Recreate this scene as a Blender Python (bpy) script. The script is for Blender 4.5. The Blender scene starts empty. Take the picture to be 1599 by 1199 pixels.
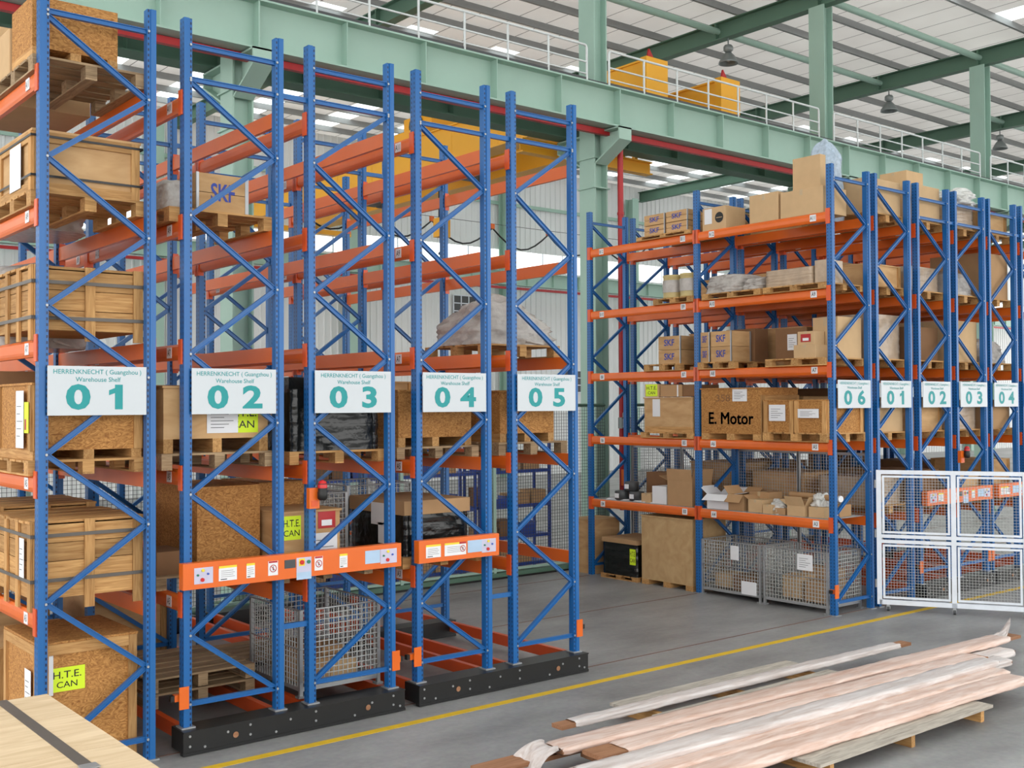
import bpy, math, random
from mathutils import Matrix, Vector
random.seed(7)
R = math.radians
scene = bpy.context.scene
col = scene.collection

# ------------------------------------------------------------------ camera
cam_d = bpy.data.cameras.new('camera')
cam_d.sensor_fit = 'HORIZONTAL'
cam_d.sensor_width = 36.0
cam_d.lens = 1726.94 / 1599 * 36.0
cam_d.clip_end = 500
cam = bpy.data.objects.new('camera', cam_d)
col.objects.link(cam)
_yaw, _pit, _rol = R(39.110), R(1.0898), R(-.2775)
_fw = Vector((math.sin(_yaw)*math.cos(_pit), math.cos(_yaw)*math.cos(_pit), math.sin(_pit)))
_rt = Vector((math.cos(_yaw), -math.sin(_yaw), 0))
_up = _rt.cross(_fw)
_r2 = _rt*math.cos(_rol) + _up*math.sin(_rol)
_u2 = _up*math.cos(_rol) - _rt*math.sin(_rol)
cam.matrix_world = Matrix(((_r2.x, _u2.x, -_fw.x, -2.76), (_r2.y, _u2.y, -_fw.y, -9.663), (_r2.z, _u2.z, -_fw.z, 3.130), (0, 0, 0, 1)))
scene.camera = cam

# ------------------------------------------------------------------ sky, exposure
world = bpy.data.worlds.new('overcast_sky')
scene.world = world
world.use_nodes = True
_bg = world.node_tree.nodes['Background']
_bg.inputs[0].default_value = (1.0, 0.99, 0.97, 1)
_bg.inputs[1].default_value = 1.9
scene.view_settings.view_transform = 'Standard'
scene.view_settings.look = 'None'
scene.view_settings.exposure = .64
scene.view_settings.gamma = 1.0
scene.view_settings.use_curve_mapping = False

# ------------------------------------------------------------------ materials
M = {}
def new_mat(name):
    m = bpy.data.materials.new(name); m.use_nodes = True
    M[name] = m
    nt = m.node_tree
    return m, nt, nt.nodes['Principled BSDF']
def s2l(c):
    return tuple(((x/255)/12.92 if x/255 <= .04045 else ((x/255+.055)/1.055)**2.4) for x in c)
def plain(name, rgb, rough=.5, metal=0., spec=.5, var=0.06, nscale=6., bump=0.):
    m, nt, b = new_mat(name)
    c = s2l(rgb)
    b.inputs['Roughness'].default_value = rough
    b.inputs['Metallic'].default_value = metal
    b.inputs['Specular IOR Level'].default_value = spec
    tc = nt.nodes.new('ShaderNodeTexCoord')
    nz = nt.nodes.new('ShaderNodeTexNoise'); nz.inputs['Scale'].default_value = nscale; nz.inputs['Detail'].default_value = 4
    nt.links.new(tc.outputs['Object'], nz.inputs['Vector'])
    mx = nt.nodes.new('ShaderNodeMix'); mx.data_type = 'RGBA'
    mx.inputs['A'].default_value = (*[max(0, x*(1-2*var)) for x in c], 1)
    mx.inputs['B'].default_value = (*[min(1, x*(1+2*var)) for x in c], 1)
    nt.links.new(nz.outputs['Fac'], mx.inputs['Factor'])
    nt.links.new(mx.outputs['Result'], b.inputs['Base Color'])
    if bump:
        bp = nt.nodes.new('ShaderNodeBump'); bp.inputs['Strength'].default_value = bump; bp.inputs['Distance'].default_value = .02
        nt.links.new(nz.outputs['Fac'], bp.inputs['Height']); nt.links.new(bp.outputs['Normal'], b.inputs['Normal'])
    return m
def wood(name, lo, hi, scale, rough=.7, rnd=.25, detail=6, dist=1.0):
    """stretched noise grain, tint varies per object"""
    m, nt, b = new_mat(name)
    b.inputs['Roughness'].default_value = rough
    b.inputs['Specular IOR Level'].default_value = .25
    tc = nt.nodes.new('ShaderNodeTexCoord'); mp = nt.nodes.new('ShaderNodeMapping')
    mp.inputs['Scale'].default_value = scale
    oi = nt.nodes.new('ShaderNodeObjectInfo')
    nt.links.new(tc.outputs['Object'], mp.inputs['Vector'])
    va = nt.nodes.new('ShaderNodeVectorMath'); va.operation = 'ADD'
    vs = nt.nodes.new('ShaderNodeVectorMath'); vs.operation = 'SCALE'; vs.inputs[0].default_value = (37, 23, 51)
    nt.links.new(oi.outputs['Random'], vs.inputs['Scale'])
    nt.links.new(mp.outputs['Vector'], va.inputs[0]); nt.links.new(vs.outputs['Vector'], va.inputs[1])
    nz = nt.nodes.new('ShaderNodeTexNoise'); nz.inputs['Scale'].default_value = 1; nz.inputs['Detail'].default_value = detail
    nz.inputs['Distortion'].default_value = dist
    nt.links.new(va.outputs['Vector'], nz.inputs['Vector'])
    rp = nt.nodes.new('ShaderNodeValToRGB')
    rp.color_ramp.elements[0].position = .3; rp.color_ramp.elements[1].position = .7
    rp.color_ramp.elements[0].color = (*s2l(lo), 1); rp.color_ramp.elements[1].color = (*s2l(hi), 1)
    nt.links.new(nz.outputs['Fac'], rp.inputs['Fac'])
    hs = nt.nodes.new('ShaderNodeHueSaturation')
    mr = nt.nodes.new('ShaderNodeMapRange'); mr.inputs['To Min'].default_value = 1-rnd; mr.inputs['To Max'].default_value = 1+rnd*.7
    nt.links.new(oi.outputs['Random'], mr.inputs['Value']); nt.links.new(mr.outputs['Result'], hs.inputs['Value'])
    nt.links.new(rp.outputs['Color'], hs.inputs['Color']); nt.links.new(hs.outputs['Color'], b.inputs['Base Color'])
    bp = nt.nodes.new('ShaderNodeBump'); bp.inputs['Strength'].default_value = .25; bp.inputs['Distance'].default_value = .01
    nt.links.new(nz.outputs['Fac'], bp.inputs['Height']); nt.links.new(bp.outputs['Normal'], b.inputs['Normal'])
    return m
wood('plank_x', (164, 118, 70), (206, 162, 106), (3, 40, 40))
wood('plank_y', (164, 118, 70), (206, 162, 106), (40, 3, 40))
wood('plank_z', (164, 118, 70), (206, 162, 106), (40, 40, 3))
wood('old_plank', (128, 104, 78), (178, 152, 118), (3, 40, 40))
wood('grey_plank', (150, 142, 132), (190, 182, 170), (3, 30, 30), rnd=.1)
wood('osb', (138, 88, 44), (206, 152, 88), (9, 9, 17), rnd=.1, detail=5, dist=4.5)
wood('plywood', (184, 144, 98), (206, 168, 122), (2.5, 2.5, 9), rnd=.1, dist=.6)
wood('pale_plywood', (205, 178, 142), (226, 202, 168), (2.2, 14, 14), rnd=.05)
wood('brown_board', (140, 98, 70), (166, 122, 92), (2, 30, 30), rnd=.1)
wood('particle_board', (182, 148, 104), (198, 166, 122), (5, 5, 5), rnd=.04)
plain('cardboard', (178, 142, 104), .85, var=.05, spec=.2)
plain('cardboard_pale', (200, 168, 128), .85, var=.05, spec=.2)
plain('cardboard_dark', (132, 98, 70), .85, var=.06, spec=.2)
plain('tape', (188, 164, 128), .3)
plain('paper', (228, 229, 232), .8, var=.02)
plain('strap', (92, 86, 80), .45)
plain('black_strap', (40, 38, 38), .45)
plain('steel_grey', (168, 170, 172), .4, metal=.6)
plain('wire', (176, 178, 176), .45, metal=.1)
plain('white_steel', (226, 232, 240), .4)
plain('rail_white', (214, 220, 220), .45)
plain('orange', (224, 104, 30), .32, var=.05, nscale=3)
plain('orange_dark', (216, 86, 36), .32, var=.05, nscale=3)
plain('blue', (22, 96, 162), .32, var=.04)
plain('blue_bin', (40, 70, 150), .5)
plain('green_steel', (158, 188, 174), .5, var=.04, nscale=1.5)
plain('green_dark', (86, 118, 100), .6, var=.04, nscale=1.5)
plain('crane_yellow', (240, 172, 36), .45, var=.03, nscale=1)
plain('red', (176, 34, 38), .45)
plain('red_button', (200, 30, 30), .35)
plain('black_base', (26, 27, 28), .38, var=.15)
plain('black_wrap', (20, 22, 22), .22, var=.3, nscale=9, bump=.6)
plain('black', (18, 18, 18), .5)
plain('dark_grey', (70, 72, 74), .5)
plain('teal', (20, 146, 148), .5, var=.02)
plain('label_yellow', (214, 240, 40), .6, var=.02)
plain('sticker_yellow', (240, 214, 60), .6)
plain('sticker_blue', (170, 196, 222), .4)
plain('sticker_lilac', (196, 194, 216), .4)
plain('green_button', (40, 120, 90), .4)
plain('blue_button', (60, 90, 180), .4)
plain('skf_blue', (52, 72, 160), .6)
plain('paint_yellow', (216, 176, 34), .6, var=.08)
plain('rust_rail', (112, 84, 74), .5, var=.1)
plain('wall_white', (222, 224, 224), .6, var=.02, nscale=.5)
plain('purlin', (150, 152, 152), .5, var=.04)
plain('lamp_grey', (132, 138, 138), .35, metal=.3)
plain('drum', (196, 176, 120), .4)
plain('stretch_film', (176, 170, 164), .22, var=.16, nscale=11, bump=.9)
plain('film_carton', (178, 156, 132), .25, var=.14, nscale=8, bump=.6)
plain('bubble_wrap', (170, 186, 202), .15, var=.2, nscale=18, bump=.8)
wood('timber_film', (206, 170, 152), (232, 212, 202), (1.6, 13, 13), rough=.32, rnd=.05, detail=5, dist=1.6)
wood('timber_film_white', (196, 182, 176), (226, 220, 218), (1.6, 13, 13), rough=.3, rnd=.05, detail=5, dist=1.6)
plain('crumpled_film', (216, 216, 212), .2, var=.1, nscale=14, bump=.6)

# sign and tag plates: slightly glossy
plain('sign_white', (196, 203, 208), .22, var=.01)

def roof_mat():
    m, nt, b = new_mat('roof_sheet')
    b.inputs['Roughness'].default_value = .45
    tc = nt.nodes.new('ShaderNodeTexCoord')
    sx = nt.nodes.new('ShaderNodeSeparateXYZ'); nt.links.new(tc.outputs['Object'], sx.inputs[0])
    fr = nt.nodes.new('ShaderNodeMath'); fr.operation = 'FRACT'
    dv = nt.nodes.new('ShaderNodeMath'); dv.operation = 'DIVIDE'; dv.inputs[1].default_value = .957
    nt.links.new(sx.outputs['X'], dv.inputs[0]); nt.links.new(dv.outputs[0], fr.inputs[0])
    lt = nt.nodes.new('ShaderNodeMath'); lt.operation = 'LESS_THAN'; lt.inputs[1].default_value = .03
    nt.links.new(fr.outputs[0], lt.inputs[0])
    nz = nt.nodes.new('ShaderNodeTexNoise'); nz.inputs['Scale'].default_value = .6
    nt.links.new(tc.outputs['Object'], nz.inputs['Vector'])
    a = nt.nodes.new('ShaderNodeMix'); a.data_type = 'RGBA'
    a.inputs['A'].default_value = (*s2l((208, 204, 200)), 1); a.inputs['B'].default_value = (*s2l((232, 230, 226)), 1)
    nt.links.new(nz.outputs['Fac'], a.inputs['Factor'])
    d = nt.nodes.new('ShaderNodeMix'); d.data_type = 'RGBA'; d.inputs['B'].default_value = (*s2l((96, 94, 92)), 1)
    nt.links.new(a.outputs['Result'], d.inputs['A']); nt.links.new(lt.outputs[0], d.inputs['Factor'])
    nt.links.new(d.outputs['Result'], b.inputs['Base Color'])
    tl = nt.nodes.new('ShaderNodeBsdfTranslucent'); nt.links.new(d.outputs['Result'], tl.inputs[0])
    ms = nt.nodes.new('ShaderNodeMixShader'); ms.inputs[0].default_value = .18
    nt.links.new(b.outputs[0], ms.inputs[1]); nt.links.new(tl.outputs[0], ms.inputs[2])
    nt.links.new(ms.outputs[0], nt.nodes['Material Output'].inputs['Surface'])
roof_mat()

def floor_mat():
    m, nt, b = new_mat('concrete')
    tc = nt.nodes.new('ShaderNodeTexCoord')
    n1 = nt.nodes.new('ShaderNodeTexNoise'); n1.inputs['Scale'].default_value = .55; n1.inputs['Detail'].default_value = 8; n1.inputs['Roughness'].default_value = .62
    mp = nt.nodes.new('ShaderNodeMapping'); mp.inputs['Scale'].default_value = (.7, 1.6, 1); mp.inputs['Rotation'].default_value = (0, 0, .3)
    nt.links.new(tc.outputs['Object'], mp.inputs['Vector']); nt.links.new(mp.outputs['Vector'], n1.inputs['Vector'])
    n2 = nt.nodes.new('ShaderNodeTexNoise'); n2.inputs['Scale'].default_value = 14; n2.inputs['Detail'].default_value = 6
    nt.links.new(tc.outputs['Object'], n2.inputs['Vector'])
    r1 = nt.nodes.new('ShaderNodeValToRGB')
    r1.color_ramp.elements[0].position = .34; r1.color_ramp.elements[1].position = .68
    r1.color_ramp.elements[0].color = (*s2l((120, 117, 114)), 1); r1.color_ramp.elements[1].color = (*s2l((158, 157, 155)), 1)
    nt.links.new(n1.outputs['Fac'], r1.inputs['Fac'])
    mx = nt.nodes.new('ShaderNodeMix'); mx.data_type = 'RGBA'; mx.blend_type = 'OVERLAY'; mx.inputs['Factor'].default_value = .28
    nt.links.new(r1.outputs['Color'], mx.inputs['A']); nt.links.new(n2.outputs['Color'], mx.inputs['B'])
    hs = nt.nodes.new('ShaderNodeHueSaturation'); hs.inputs['Saturation'].default_value = .25
    nt.links.new(mx.outputs['Result'], hs.inputs['Color'])
    nt.links.new(hs.outputs['Color'], b.inputs['Base Color'])
    b.inputs['Roughness'].default_value = .42
    b.inputs['Specular IOR Level'].default_value = .35
floor_mat()

def post_mat():
    """blue paint with rows of punched holes along the post"""
    m, nt, b = new_mat('post_blue')
    b.inputs['Roughness'].default_value = .32
    tc = nt.nodes.new('ShaderNodeTexCoord')
    sx = nt.nodes.new('ShaderNodeSeparateXYZ'); nt.links.new(tc.outputs['Object'], sx.inputs[0])
    def mth(op, a, bv=None):
        n = nt.nodes.new('ShaderNodeMath'); n.operation = op
        if isinstance(a, (int, float)): n.inputs[0].default_value = a
        else: nt.links.new(a, n.inputs[0])
        if bv is not None:
            if isinstance(bv, (int, float)): n.inputs[1].default_value = bv
            else: nt.links.new(bv, n.inputs[1])
        return n.outputs[0]
    fz = mth('FRACT', mth('DIVIDE', sx.outputs['Z'], .05))
    inz = mth('LESS_THAN', mth('ABSOLUTE', mth('SUBTRACT', fz, .5)), .24)
    sx_in = mth('LESS_THAN', mth('ABSOLUTE', mth('SUBTRACT', sx.outputs['X'], .068)), .0065)
    ay = mth('ABSOLUTE', mth('SUBTRACT', sx.outputs['Y'], .05))
    sy_in = mth('LESS_THAN', mth('ABSOLUTE', mth('SUBTRACT', ay, .026)), .006)
    out = mth('LESS_THAN', sx.outputs['X'], .002)
    hole = mth('MULTIPLY', inz, mth('MAXIMUM', sx_in, mth('MULTIPLY', sy_in, out)))
    mx = nt.nodes.new('ShaderNodeMix'); mx.data_type = 'RGBA'
    mx.inputs['A'].default_value = (*s2l((22, 96, 162)), 1); mx.inputs['B'].default_value = (*s2l((12, 26, 60)), 1)
    nt.links.new(hole, mx.inputs['Factor']); nt.links.new(mx.outputs['Result'], b.inputs['Base Color'])
post_mat()

def pane_mat():
    m, nt, b = new_mat('skylight_sheet')
    tr = nt.nodes.new('ShaderNodeBsdfTransparent'); tr.inputs[0].default_value = (.92, .96, .97, 1)
    tl = nt.nodes.new('ShaderNodeBsdfTranslucent'); tl.inputs[0].default_value = (.9, .95, .95, 1)
    mx = nt.nodes.new('ShaderNodeMixShader'); mx.inputs[0].default_value = .15
    nt.links.new(tr.outputs[0], mx.inputs[1]); nt.links.new(tl.outputs[0], mx.inputs[2])
    nt.links.new(mx.outputs[0], nt.nodes['Material Output'].inputs['Surface'])
pane_mat()

# ------------------------------------------------------------------ mesh builder
_txt = {}
def text_geo(s, offset=0.0, align='CENTER'):
    k = (s, offset, align)
    if k in _txt: return _txt[k]
    cu = bpy.data.curves.new('t', 'FONT'); cu.body = s; cu.size = 1; cu.align_x = align; cu.align_y = 'CENTER'
    cu.offset = offset; cu.resolution_u = 3
    o = bpy.data.objects.new('t', cu)
    me = o.to_mesh()
    v = [tuple(x.co) for x in me.vertices]; f = [tuple(p.vertices) for p in me.polygons]
    o.to_mesh_clear(); bpy.data.objects.remove(o); bpy.data.curves.remove(cu)
    _txt[k] = (v, f)
    return v, f

class MB:
    def __init__(s): s.v = []; s.f = []; s.m = []; s.sm = []
    def add(s, vs, fs, mi=0, smooth=False):
        n = len(s.v); s.v += [tuple(x) for x in vs]
        for f in fs: s.f.append([n+i for i in f]); s.m.append(mi); s.sm.append(smooth)
        return s
    def box(s, x0, y0, z0, x1, y1, z1, mi=0):
        vs = [(x0,y0,z0),(x1,y0,z0),(x1,y1,z0),(x0,y1,z0),(x0,y0,z1),(x1,y0,z1),(x1,y1,z1),(x0,y1,z1)]
        return s.add(vs, [(0,3,2,1),(4,5,6,7),(0,1,5,4),(1,2,6,5),(2,3,7,6),(3,0,4,7)], mi)
    def bar(s, a, b, w, h, mi=0, up=(0,0,1)):
        a = Vector(a); b = Vector(b); d = (b-a).normalized(); u = Vector(up)
        if abs(d.dot(u)) > .99: u = Vector((1,0,0))
        r = d.cross(u).normalized(); u = r.cross(d).normalized()
        vs = []
        for p in (a, b):
            for i, j in ((-1,-1),(1,-1),(1,1),(-1,1)): vs.append(p + r*(w/2*i) + u*(h/2*j))
        return s.add(vs, [(3,2,1,0),(4,5,6,7),(0,1,5,4),(1,2,6,5),(2,3,7,6),(3,0,4,7)], mi)
    def tube(s, pts, r, n=8, mi=0, cap=True):
        pts = [Vector(p) for p in pts]; rings = []
        rs = r if isinstance(r, (list, tuple)) else [r]*len(pts)
        up = None; vs = []
        for i, p in enumerate(pts):
            d = (pts[min(i+1, len(pts)-1)] - pts[max(i-1, 0)]).normalized()
            if up is None: up = Vector((0,0,1)) if abs(d.z) < .9 else Vector((1,0,0))
            r1 = d.cross(up).normalized(); up = r1.cross(d).normalized()
            for k in range(n):
                a = 2*math.pi*k/n; vs.append(p + (r1*math.cos(a) + up*math.sin(a))*rs[i])
        fs = []
        for i in range(len(pts)-1):
            for k in range(n): fs.append((i*n+k, i*n+(k+1) % n, (i+1)*n+(k+1) % n, (i+1)*n+k))
        s.add(vs, fs, mi, True)
        if cap:
            s.add(vs[:n], [tuple(range(n))[::-1]], mi); s.add(vs[-n:], [tuple(range(n))], mi)
        return s
    def lathe(s, prof, n=16, c=(0,0,0), mi=0, smooth=True):
        vs = []
        for r, z in prof:
            for k in range(n):
                a = 2*math.pi*k/n; vs.append((c[0]+r*math.cos(a), c[1]+r*math.sin(a), c[2]+z))
        fs = []
        for i in range(len(prof)-1):
            for k in range(n): fs.append((i*n+k, i*n+(k+1) % n, (i+1)*n+(k+1) % n, (i+1)*n+k))
        return s.add(vs, fs, mi, smooth)
    def extrude(s, prof, a, b, axis, mi=0):
        """closed 2-D profile swept along an axis ('x','y','z') between a and b"""
        def P(p, t):
            return {'x': (t, p[0], p[1]), 'y': (p[0], t, p[1]), 'z': (p[0], p[1], t)}[axis]
        n = len(prof); vs = [P(p, a) for p in prof] + [P(p, b) for p in prof]
        fs = [(i, (i+1) % n, n+(i+1) % n, n+i) for i in range(n)]
        fs += [tuple(range(n))[::-1], tuple(range(n, 2*n))]
        return s.add(vs, fs, mi)
    def text(s, t, size, o, xa, ya, mi=0, bold=0.0, sx=1.0, align='CENTER'):
        v, f = text_geo(t, bold, align); o = Vector(o); xa = Vector(xa); ya = Vector(ya)
        return s.add([o + xa*(p[0]*size*sx) + ya*(p[1]*size) for p in v], f, mi)
    def quad(s, a, b, c, d, mi=0): return s.add([a, b, c, d], [(0,1,2,3)], mi)
    def mesh(s, name, mats):
        me = bpy.data.meshes.new(name)
        me.from_pydata(s.v, [], s.f)
        if isinstance(mats, str): mats = [mats]
        for x in mats: me.materials.append(M[x])
        me.polygons.foreach_set('material_index', s.m)
        me.polygons.foreach_set('use_smooth', s.sm)
        me.update()
        return me

def link(o, parent=None, loc=(0,0,0), rot=(0,0,0), scale=(1,1,1)):
    col.objects.link(o)
    o.parent = parent; o.location = loc; o.rotation_euler = rot; o.scale = scale
    return o
def put(name, me, parent=None, loc=(0,0,0), rot=(0,0,0), scale=(1,1,1)):
    return link(bpy.data.objects.new(name, me), parent, loc, rot, scale)
def build(name, mb, mats, parent=None, loc=(0,0,0), rot=(0,0,0)):
    return put(name, mb.mesh(name, mats), parent, loc, rot)
def thing(name, label, cat, loc=(0,0,0), rz=0, group=None):
    o = bpy.data.objects.new(name, None); o.empty_display_size = .2
    link(o, None, loc, (0, 0, rz))
    o['label'] = label; o['category'] = cat
    if group: o['group'] = group
    return o
def tag(o, label, cat, group=None):
    o['label'] = label; o['category'] = cat
    if group: o['group'] = group
    return o
def struct(o, label=None):
    o['kind'] = 'structure'
    if label: o['label'] = label
    return o
_mc = {}
def cached(key, fn):
    if key not in _mc: _mc[key] = fn()
    return _mc[key]
def box_mesh(w, d, h, mat, center=True):
    """shared box: centred in x and y, standing on z = 0"""
    return cached(('box', round(w, 3), round(d, 3), round(h, 3), mat), lambda: MB().box(-w/2, -d/2, 0, w/2, d/2, h).mesh('box', mat))

# ================================================================== THE BUILDING
ROOF = 13.7
XA, XB, YA, YB = -14.0, 78.0, -24.0, 28.6
fl = struct(build('floor', MB().box(XA-20, YA-20, -.3, XB, YB, 0), 'concrete'), 'grey stained concrete warehouse floor')
build('yellow_line', MB().box(-12, -.57, 0, 45, -.47, .003), 'paint_yellow', fl)
for yy in (.06, 2.66, 5.26):
    mb = MB()
    for dy in (0,): mb.box(.9, yy+dy-.011, 0, 30, yy+dy+.011, .004)
    build('floor_rail', mb, 'rust_rail', fl)

# columns standing in a row between the two halls
COLX = [4.93+7.8*k for k in range(-1, 9)]
HRX = [4.65+7.48*k for k in range(-1, 9)]      # gaps in the walkway handrail
def h_column(name, parent, x, y, w, d, z0, z1, mat):
    t = .03
    mb = MB()
    mb.box(-w/2, -d/2, z0, w/2, -d/2+t, z1); mb.box(-w/2, d/2-t, z0, w/2, d/2, z1); mb.box(-.015, -d/2+t, z0, .015, d/2-t, z1)
    return build(name, mb, mat, parent, (x, y, 0))
STRUCT_N = [0]
def trim(label, loc=(0,0,0)):
    STRUCT_N[0] += 1
    o = bpy.data.objects.new('trim_%d' % STRUCT_N[0], None); o.empty_display_size = .2
    link(o, None, loc); struct(o, label); return o
GY1, GY2 = 6.12, 7.45        # runway girders on both sides of the columns
GB, GT = 8.64, 9.42
for i, x in enumerate(COLX):
    c = trim('green steel building column carrying the crane runways' , (x, 6.72, 0))
    # box-like column: two flanges towards the halls' long axis plus web
    mb = MB(); w, d, t = .36, .45, .03
    mb.box(-w/2, -d/2, 0, -w/2+t, d/2, 13.0); mb.box(w/2-t, -d/2, 0, w/2, d/2, 13.0); mb.box(-w/2+t, -.015-.06, 0, w/2-t, .015-.06, 13.0)
    build('column_shaft', mb, 'green_steel', c)
    build('base_plate', MB().box(-.3, -.32, 0, .3, .32, .03), 'green_dark', c)
    for s in (-1, 1):
        yb = s*.22; yo = s*.92
        mb = MB()
        zs = GB - .02
        # bracket: top plate, sloping web plate and bottom flange
        yw = yo-s*.035
        prof = [(yb, zs-.6), (yb, zs-.035), (yw, zs-.035), (yw, zs-.24)]
        mb.extrude(prof, -.02, .02, 'x')
        mb.box(-.17, min(yb, yo), zs-.03, .17, max(yb, yo), zs)
        a = Vector((0, yb, zs-.62)); b = Vector((0, yo, zs-.24)); mb.bar(a, b, .34, .03)
        mb.box(-.17, min(yo, yo-s*.03), zs-.24, .17, max(yo, yo-s*.03), zs)
        build('bracket', mb, 'green_steel', c)
    for z in (7.5, 8.1):
        build('stiffener', MB().box(-.22, -.26, z, .22, .26, z+.025), 'green_steel', c)

def girder(y, label, mat, x0=-12, x1=60):
    g = trim(label, (0, y, 0))
    L = 7.48
    # web and flanges bay by bay
    for k in range(len(COLX)-1):
        a, b = COLX[k]+.004, COLX[k+1]-.004
        mb = MB()
        mb.box(a, -.012, GB+.03, b, .012, GT-.03); mb.box(a, -.2, GB, b, .2, GB+.03); mb.box(a, -.2, GT-.03, b, .2, GT)
        build('girder_beam', mb, mat, g)
        n = 5
        for j in range(n+1):
            xx = a + (b-a)*j/n
            for s in (-1, 1):
                put('stiffener', cached(('stf', mat), lambda: MB().box(-.008, -.09, GB+.03, .008, .09, GT-.03).mesh('stiffener', mat)), g, (xx, s*.1, 0))
    build('crane_rail', MB().box(COLX[0], -.04, GT, COLX[-1], .04, GT+.09), 'dark_grey', g)
    if y < 6.5: build('conductor_pipe', MB().box(COLX[0], .1, GB-.12, COLX[-1], .2, GB-.01), 'red', g)
    return g
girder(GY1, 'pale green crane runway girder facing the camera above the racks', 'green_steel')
girder(GY2, 'shaded green crane runway girder behind the column row', 'green_dark')  # the darker green holds the shade this rear girder stands in

# walkway handrails on the girder, one length per bay
rail_names = {0: 'leftmost', 1: 'middle'}
def handrail(y, xa, xb, label, group=None):
    t = thing('handrail', label, 'handrail', (xa, y, GT), 0, group)
    W = xb-xa; r = .018; n = max(2, round(W/1.02))
    top = .68
    build('top_rail', MB().tube([(0, 0, 0), (0, 0, top-.06), (.02, 0, top-.015), (.06, 0, top), (W-.06, 0, top), (W-.02, 0, top-.015), (W, 0, top-.06), (W, 0, 0)], .024, 8), 'rail_white', t)
    for z in (.35, ):
        build('mid_rail', MB().tube([(0, 0, z), (W, 0, z)], r, 6), 'rail_white', t)
    build('toe_rail', MB().tube([(0, 0, .12), (W, 0, .12)], .014, 6), 'rail_white', t)
    build('toe_board', MB().box(0, -.008, .0, W, .008, .05), 'dark_grey', t)
    pm = cached(('hpost',), lambda: MB().tube([(0, 0, 0), (0, 0, top-.02)], .022, 8).mesh('post', 'rail_white'))
    for i in range(1, n): put('post', pm, t, (W*i/n, 0, 0))
for k in range(len(COLX)-1):
    if 0 <= k <= 5:
        handrail(5.94, HRX[k]+.3, HRX[k+1]-.3, 'white tubular walkway handrail along the near girder, %s' % ['above the leftmost racks', 'between the two left green columns', 'in front of the yellow crane ends', 'right of the second tall green column', 'right of the third tall green column', 'at the far right end'][k], 'girder handrails')
        handrail(7.62, HRX[k]+.34, HRX[k+1]-.34, 'white tubular handrail on the rear girder, %s' % ['above the leftmost racks', 'between the two left green columns', 'behind the yellow crane ends', 'right of the second tall green column', 'right of the third tall green column', 'at the far right end'][k], 'rear girder handrails')

# roof: sheet strips between skylights, purlins, rafters, struts
SKX = [11.85+2.98*k for k in range(-8, 22)]
SW = .46
sky_spans = [(-22.0, 5.36), (15.75, 27.3)]
ceil = bpy.data.objects.new('ceiling', None); link(ceil); struct(ceil, 'white sheet roof underside on purlins and green rafters')
def roof_strip(x0, x1, y0, y1):
    build('roof_sheet', MB().quad((x0, y0, ROOF), (x0, y1, ROOF), (x1, y1, ROOF), (x1, y0, ROOF)), 'roof_sheet', ceil)
ys = [YA, -22.0, 5.36, 15.75, 27.3, YB]
edges = [XA] + [e for x in SKX if XA < x-SW and x+SW < XB for e in (x-SW, x+SW)] + [XB]
for j in range(5):
    y0, y1 = ys[j], ys[j+1]
    if j in (1, 3):
        for i in range(0, len(edges)-1, 2): roof_strip(edges[i], edges[i+1], y0, y1)
    else:
        roof_strip(XA, XB, y0, y1)
wn = 0
for j, (y0, y1) in enumerate(sky_spans):
    for i in range(1, len(edges)-1, 2):
        wn += 1
        struct(build('window_%d' % wn, MB().box(edges[i]-.02, y0-.02, ROOF+.002, edges[i+1]+.02, y1+.02, ROOF+.006), 'skylight_sheet'), 'bright translucent skylight strip in the roof')
y = -23.4
pur = cached(('purlin',), lambda: MB().extrude([(-.04, 0), (.035, 0), (.035, .2), (.1, .2), (.1, .215), (.02, .215), (.02, .015), (-.025, .015), (-.025, .05), (-.04, .05)], XA, XB, 'x').mesh('purlin', 'purlin'))
while y < YB:
    if abs(y-6.7) > .2: put('purlin', pur, ceil, (0, y, ROOF-.22))
    y += 1.36
for x in COLX:
    mb = MB()
    mb.box(x-.14, YA, 13.0, x+.14, YB-.1, 13.03); mb.box(x-.14, YA, 13.45, x+.14, YB-.1, 13.48); mb.box(x-.01, YA, 13.03, x+.01, YB-.1, 13.45)
    r = build('rafter', mb, 'green_dark', ceil)
    for yy in (6.72, 10.0, 14.8, 20.6, 1.5, -4):
        build('splice_plate', MB().box(x-.14, yy-.02, 13.03, x+.14, yy+.02, 13.45), 'green_dark', r)
for yy in (6.72, 10.0, 20.6, 0.6, -8):
    build('roof_strut', MB().tube([(COLX[0], yy, 13.26), (COLX[-1], yy, 13.26)], .09, 10), 'green_steel', ceil)

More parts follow.
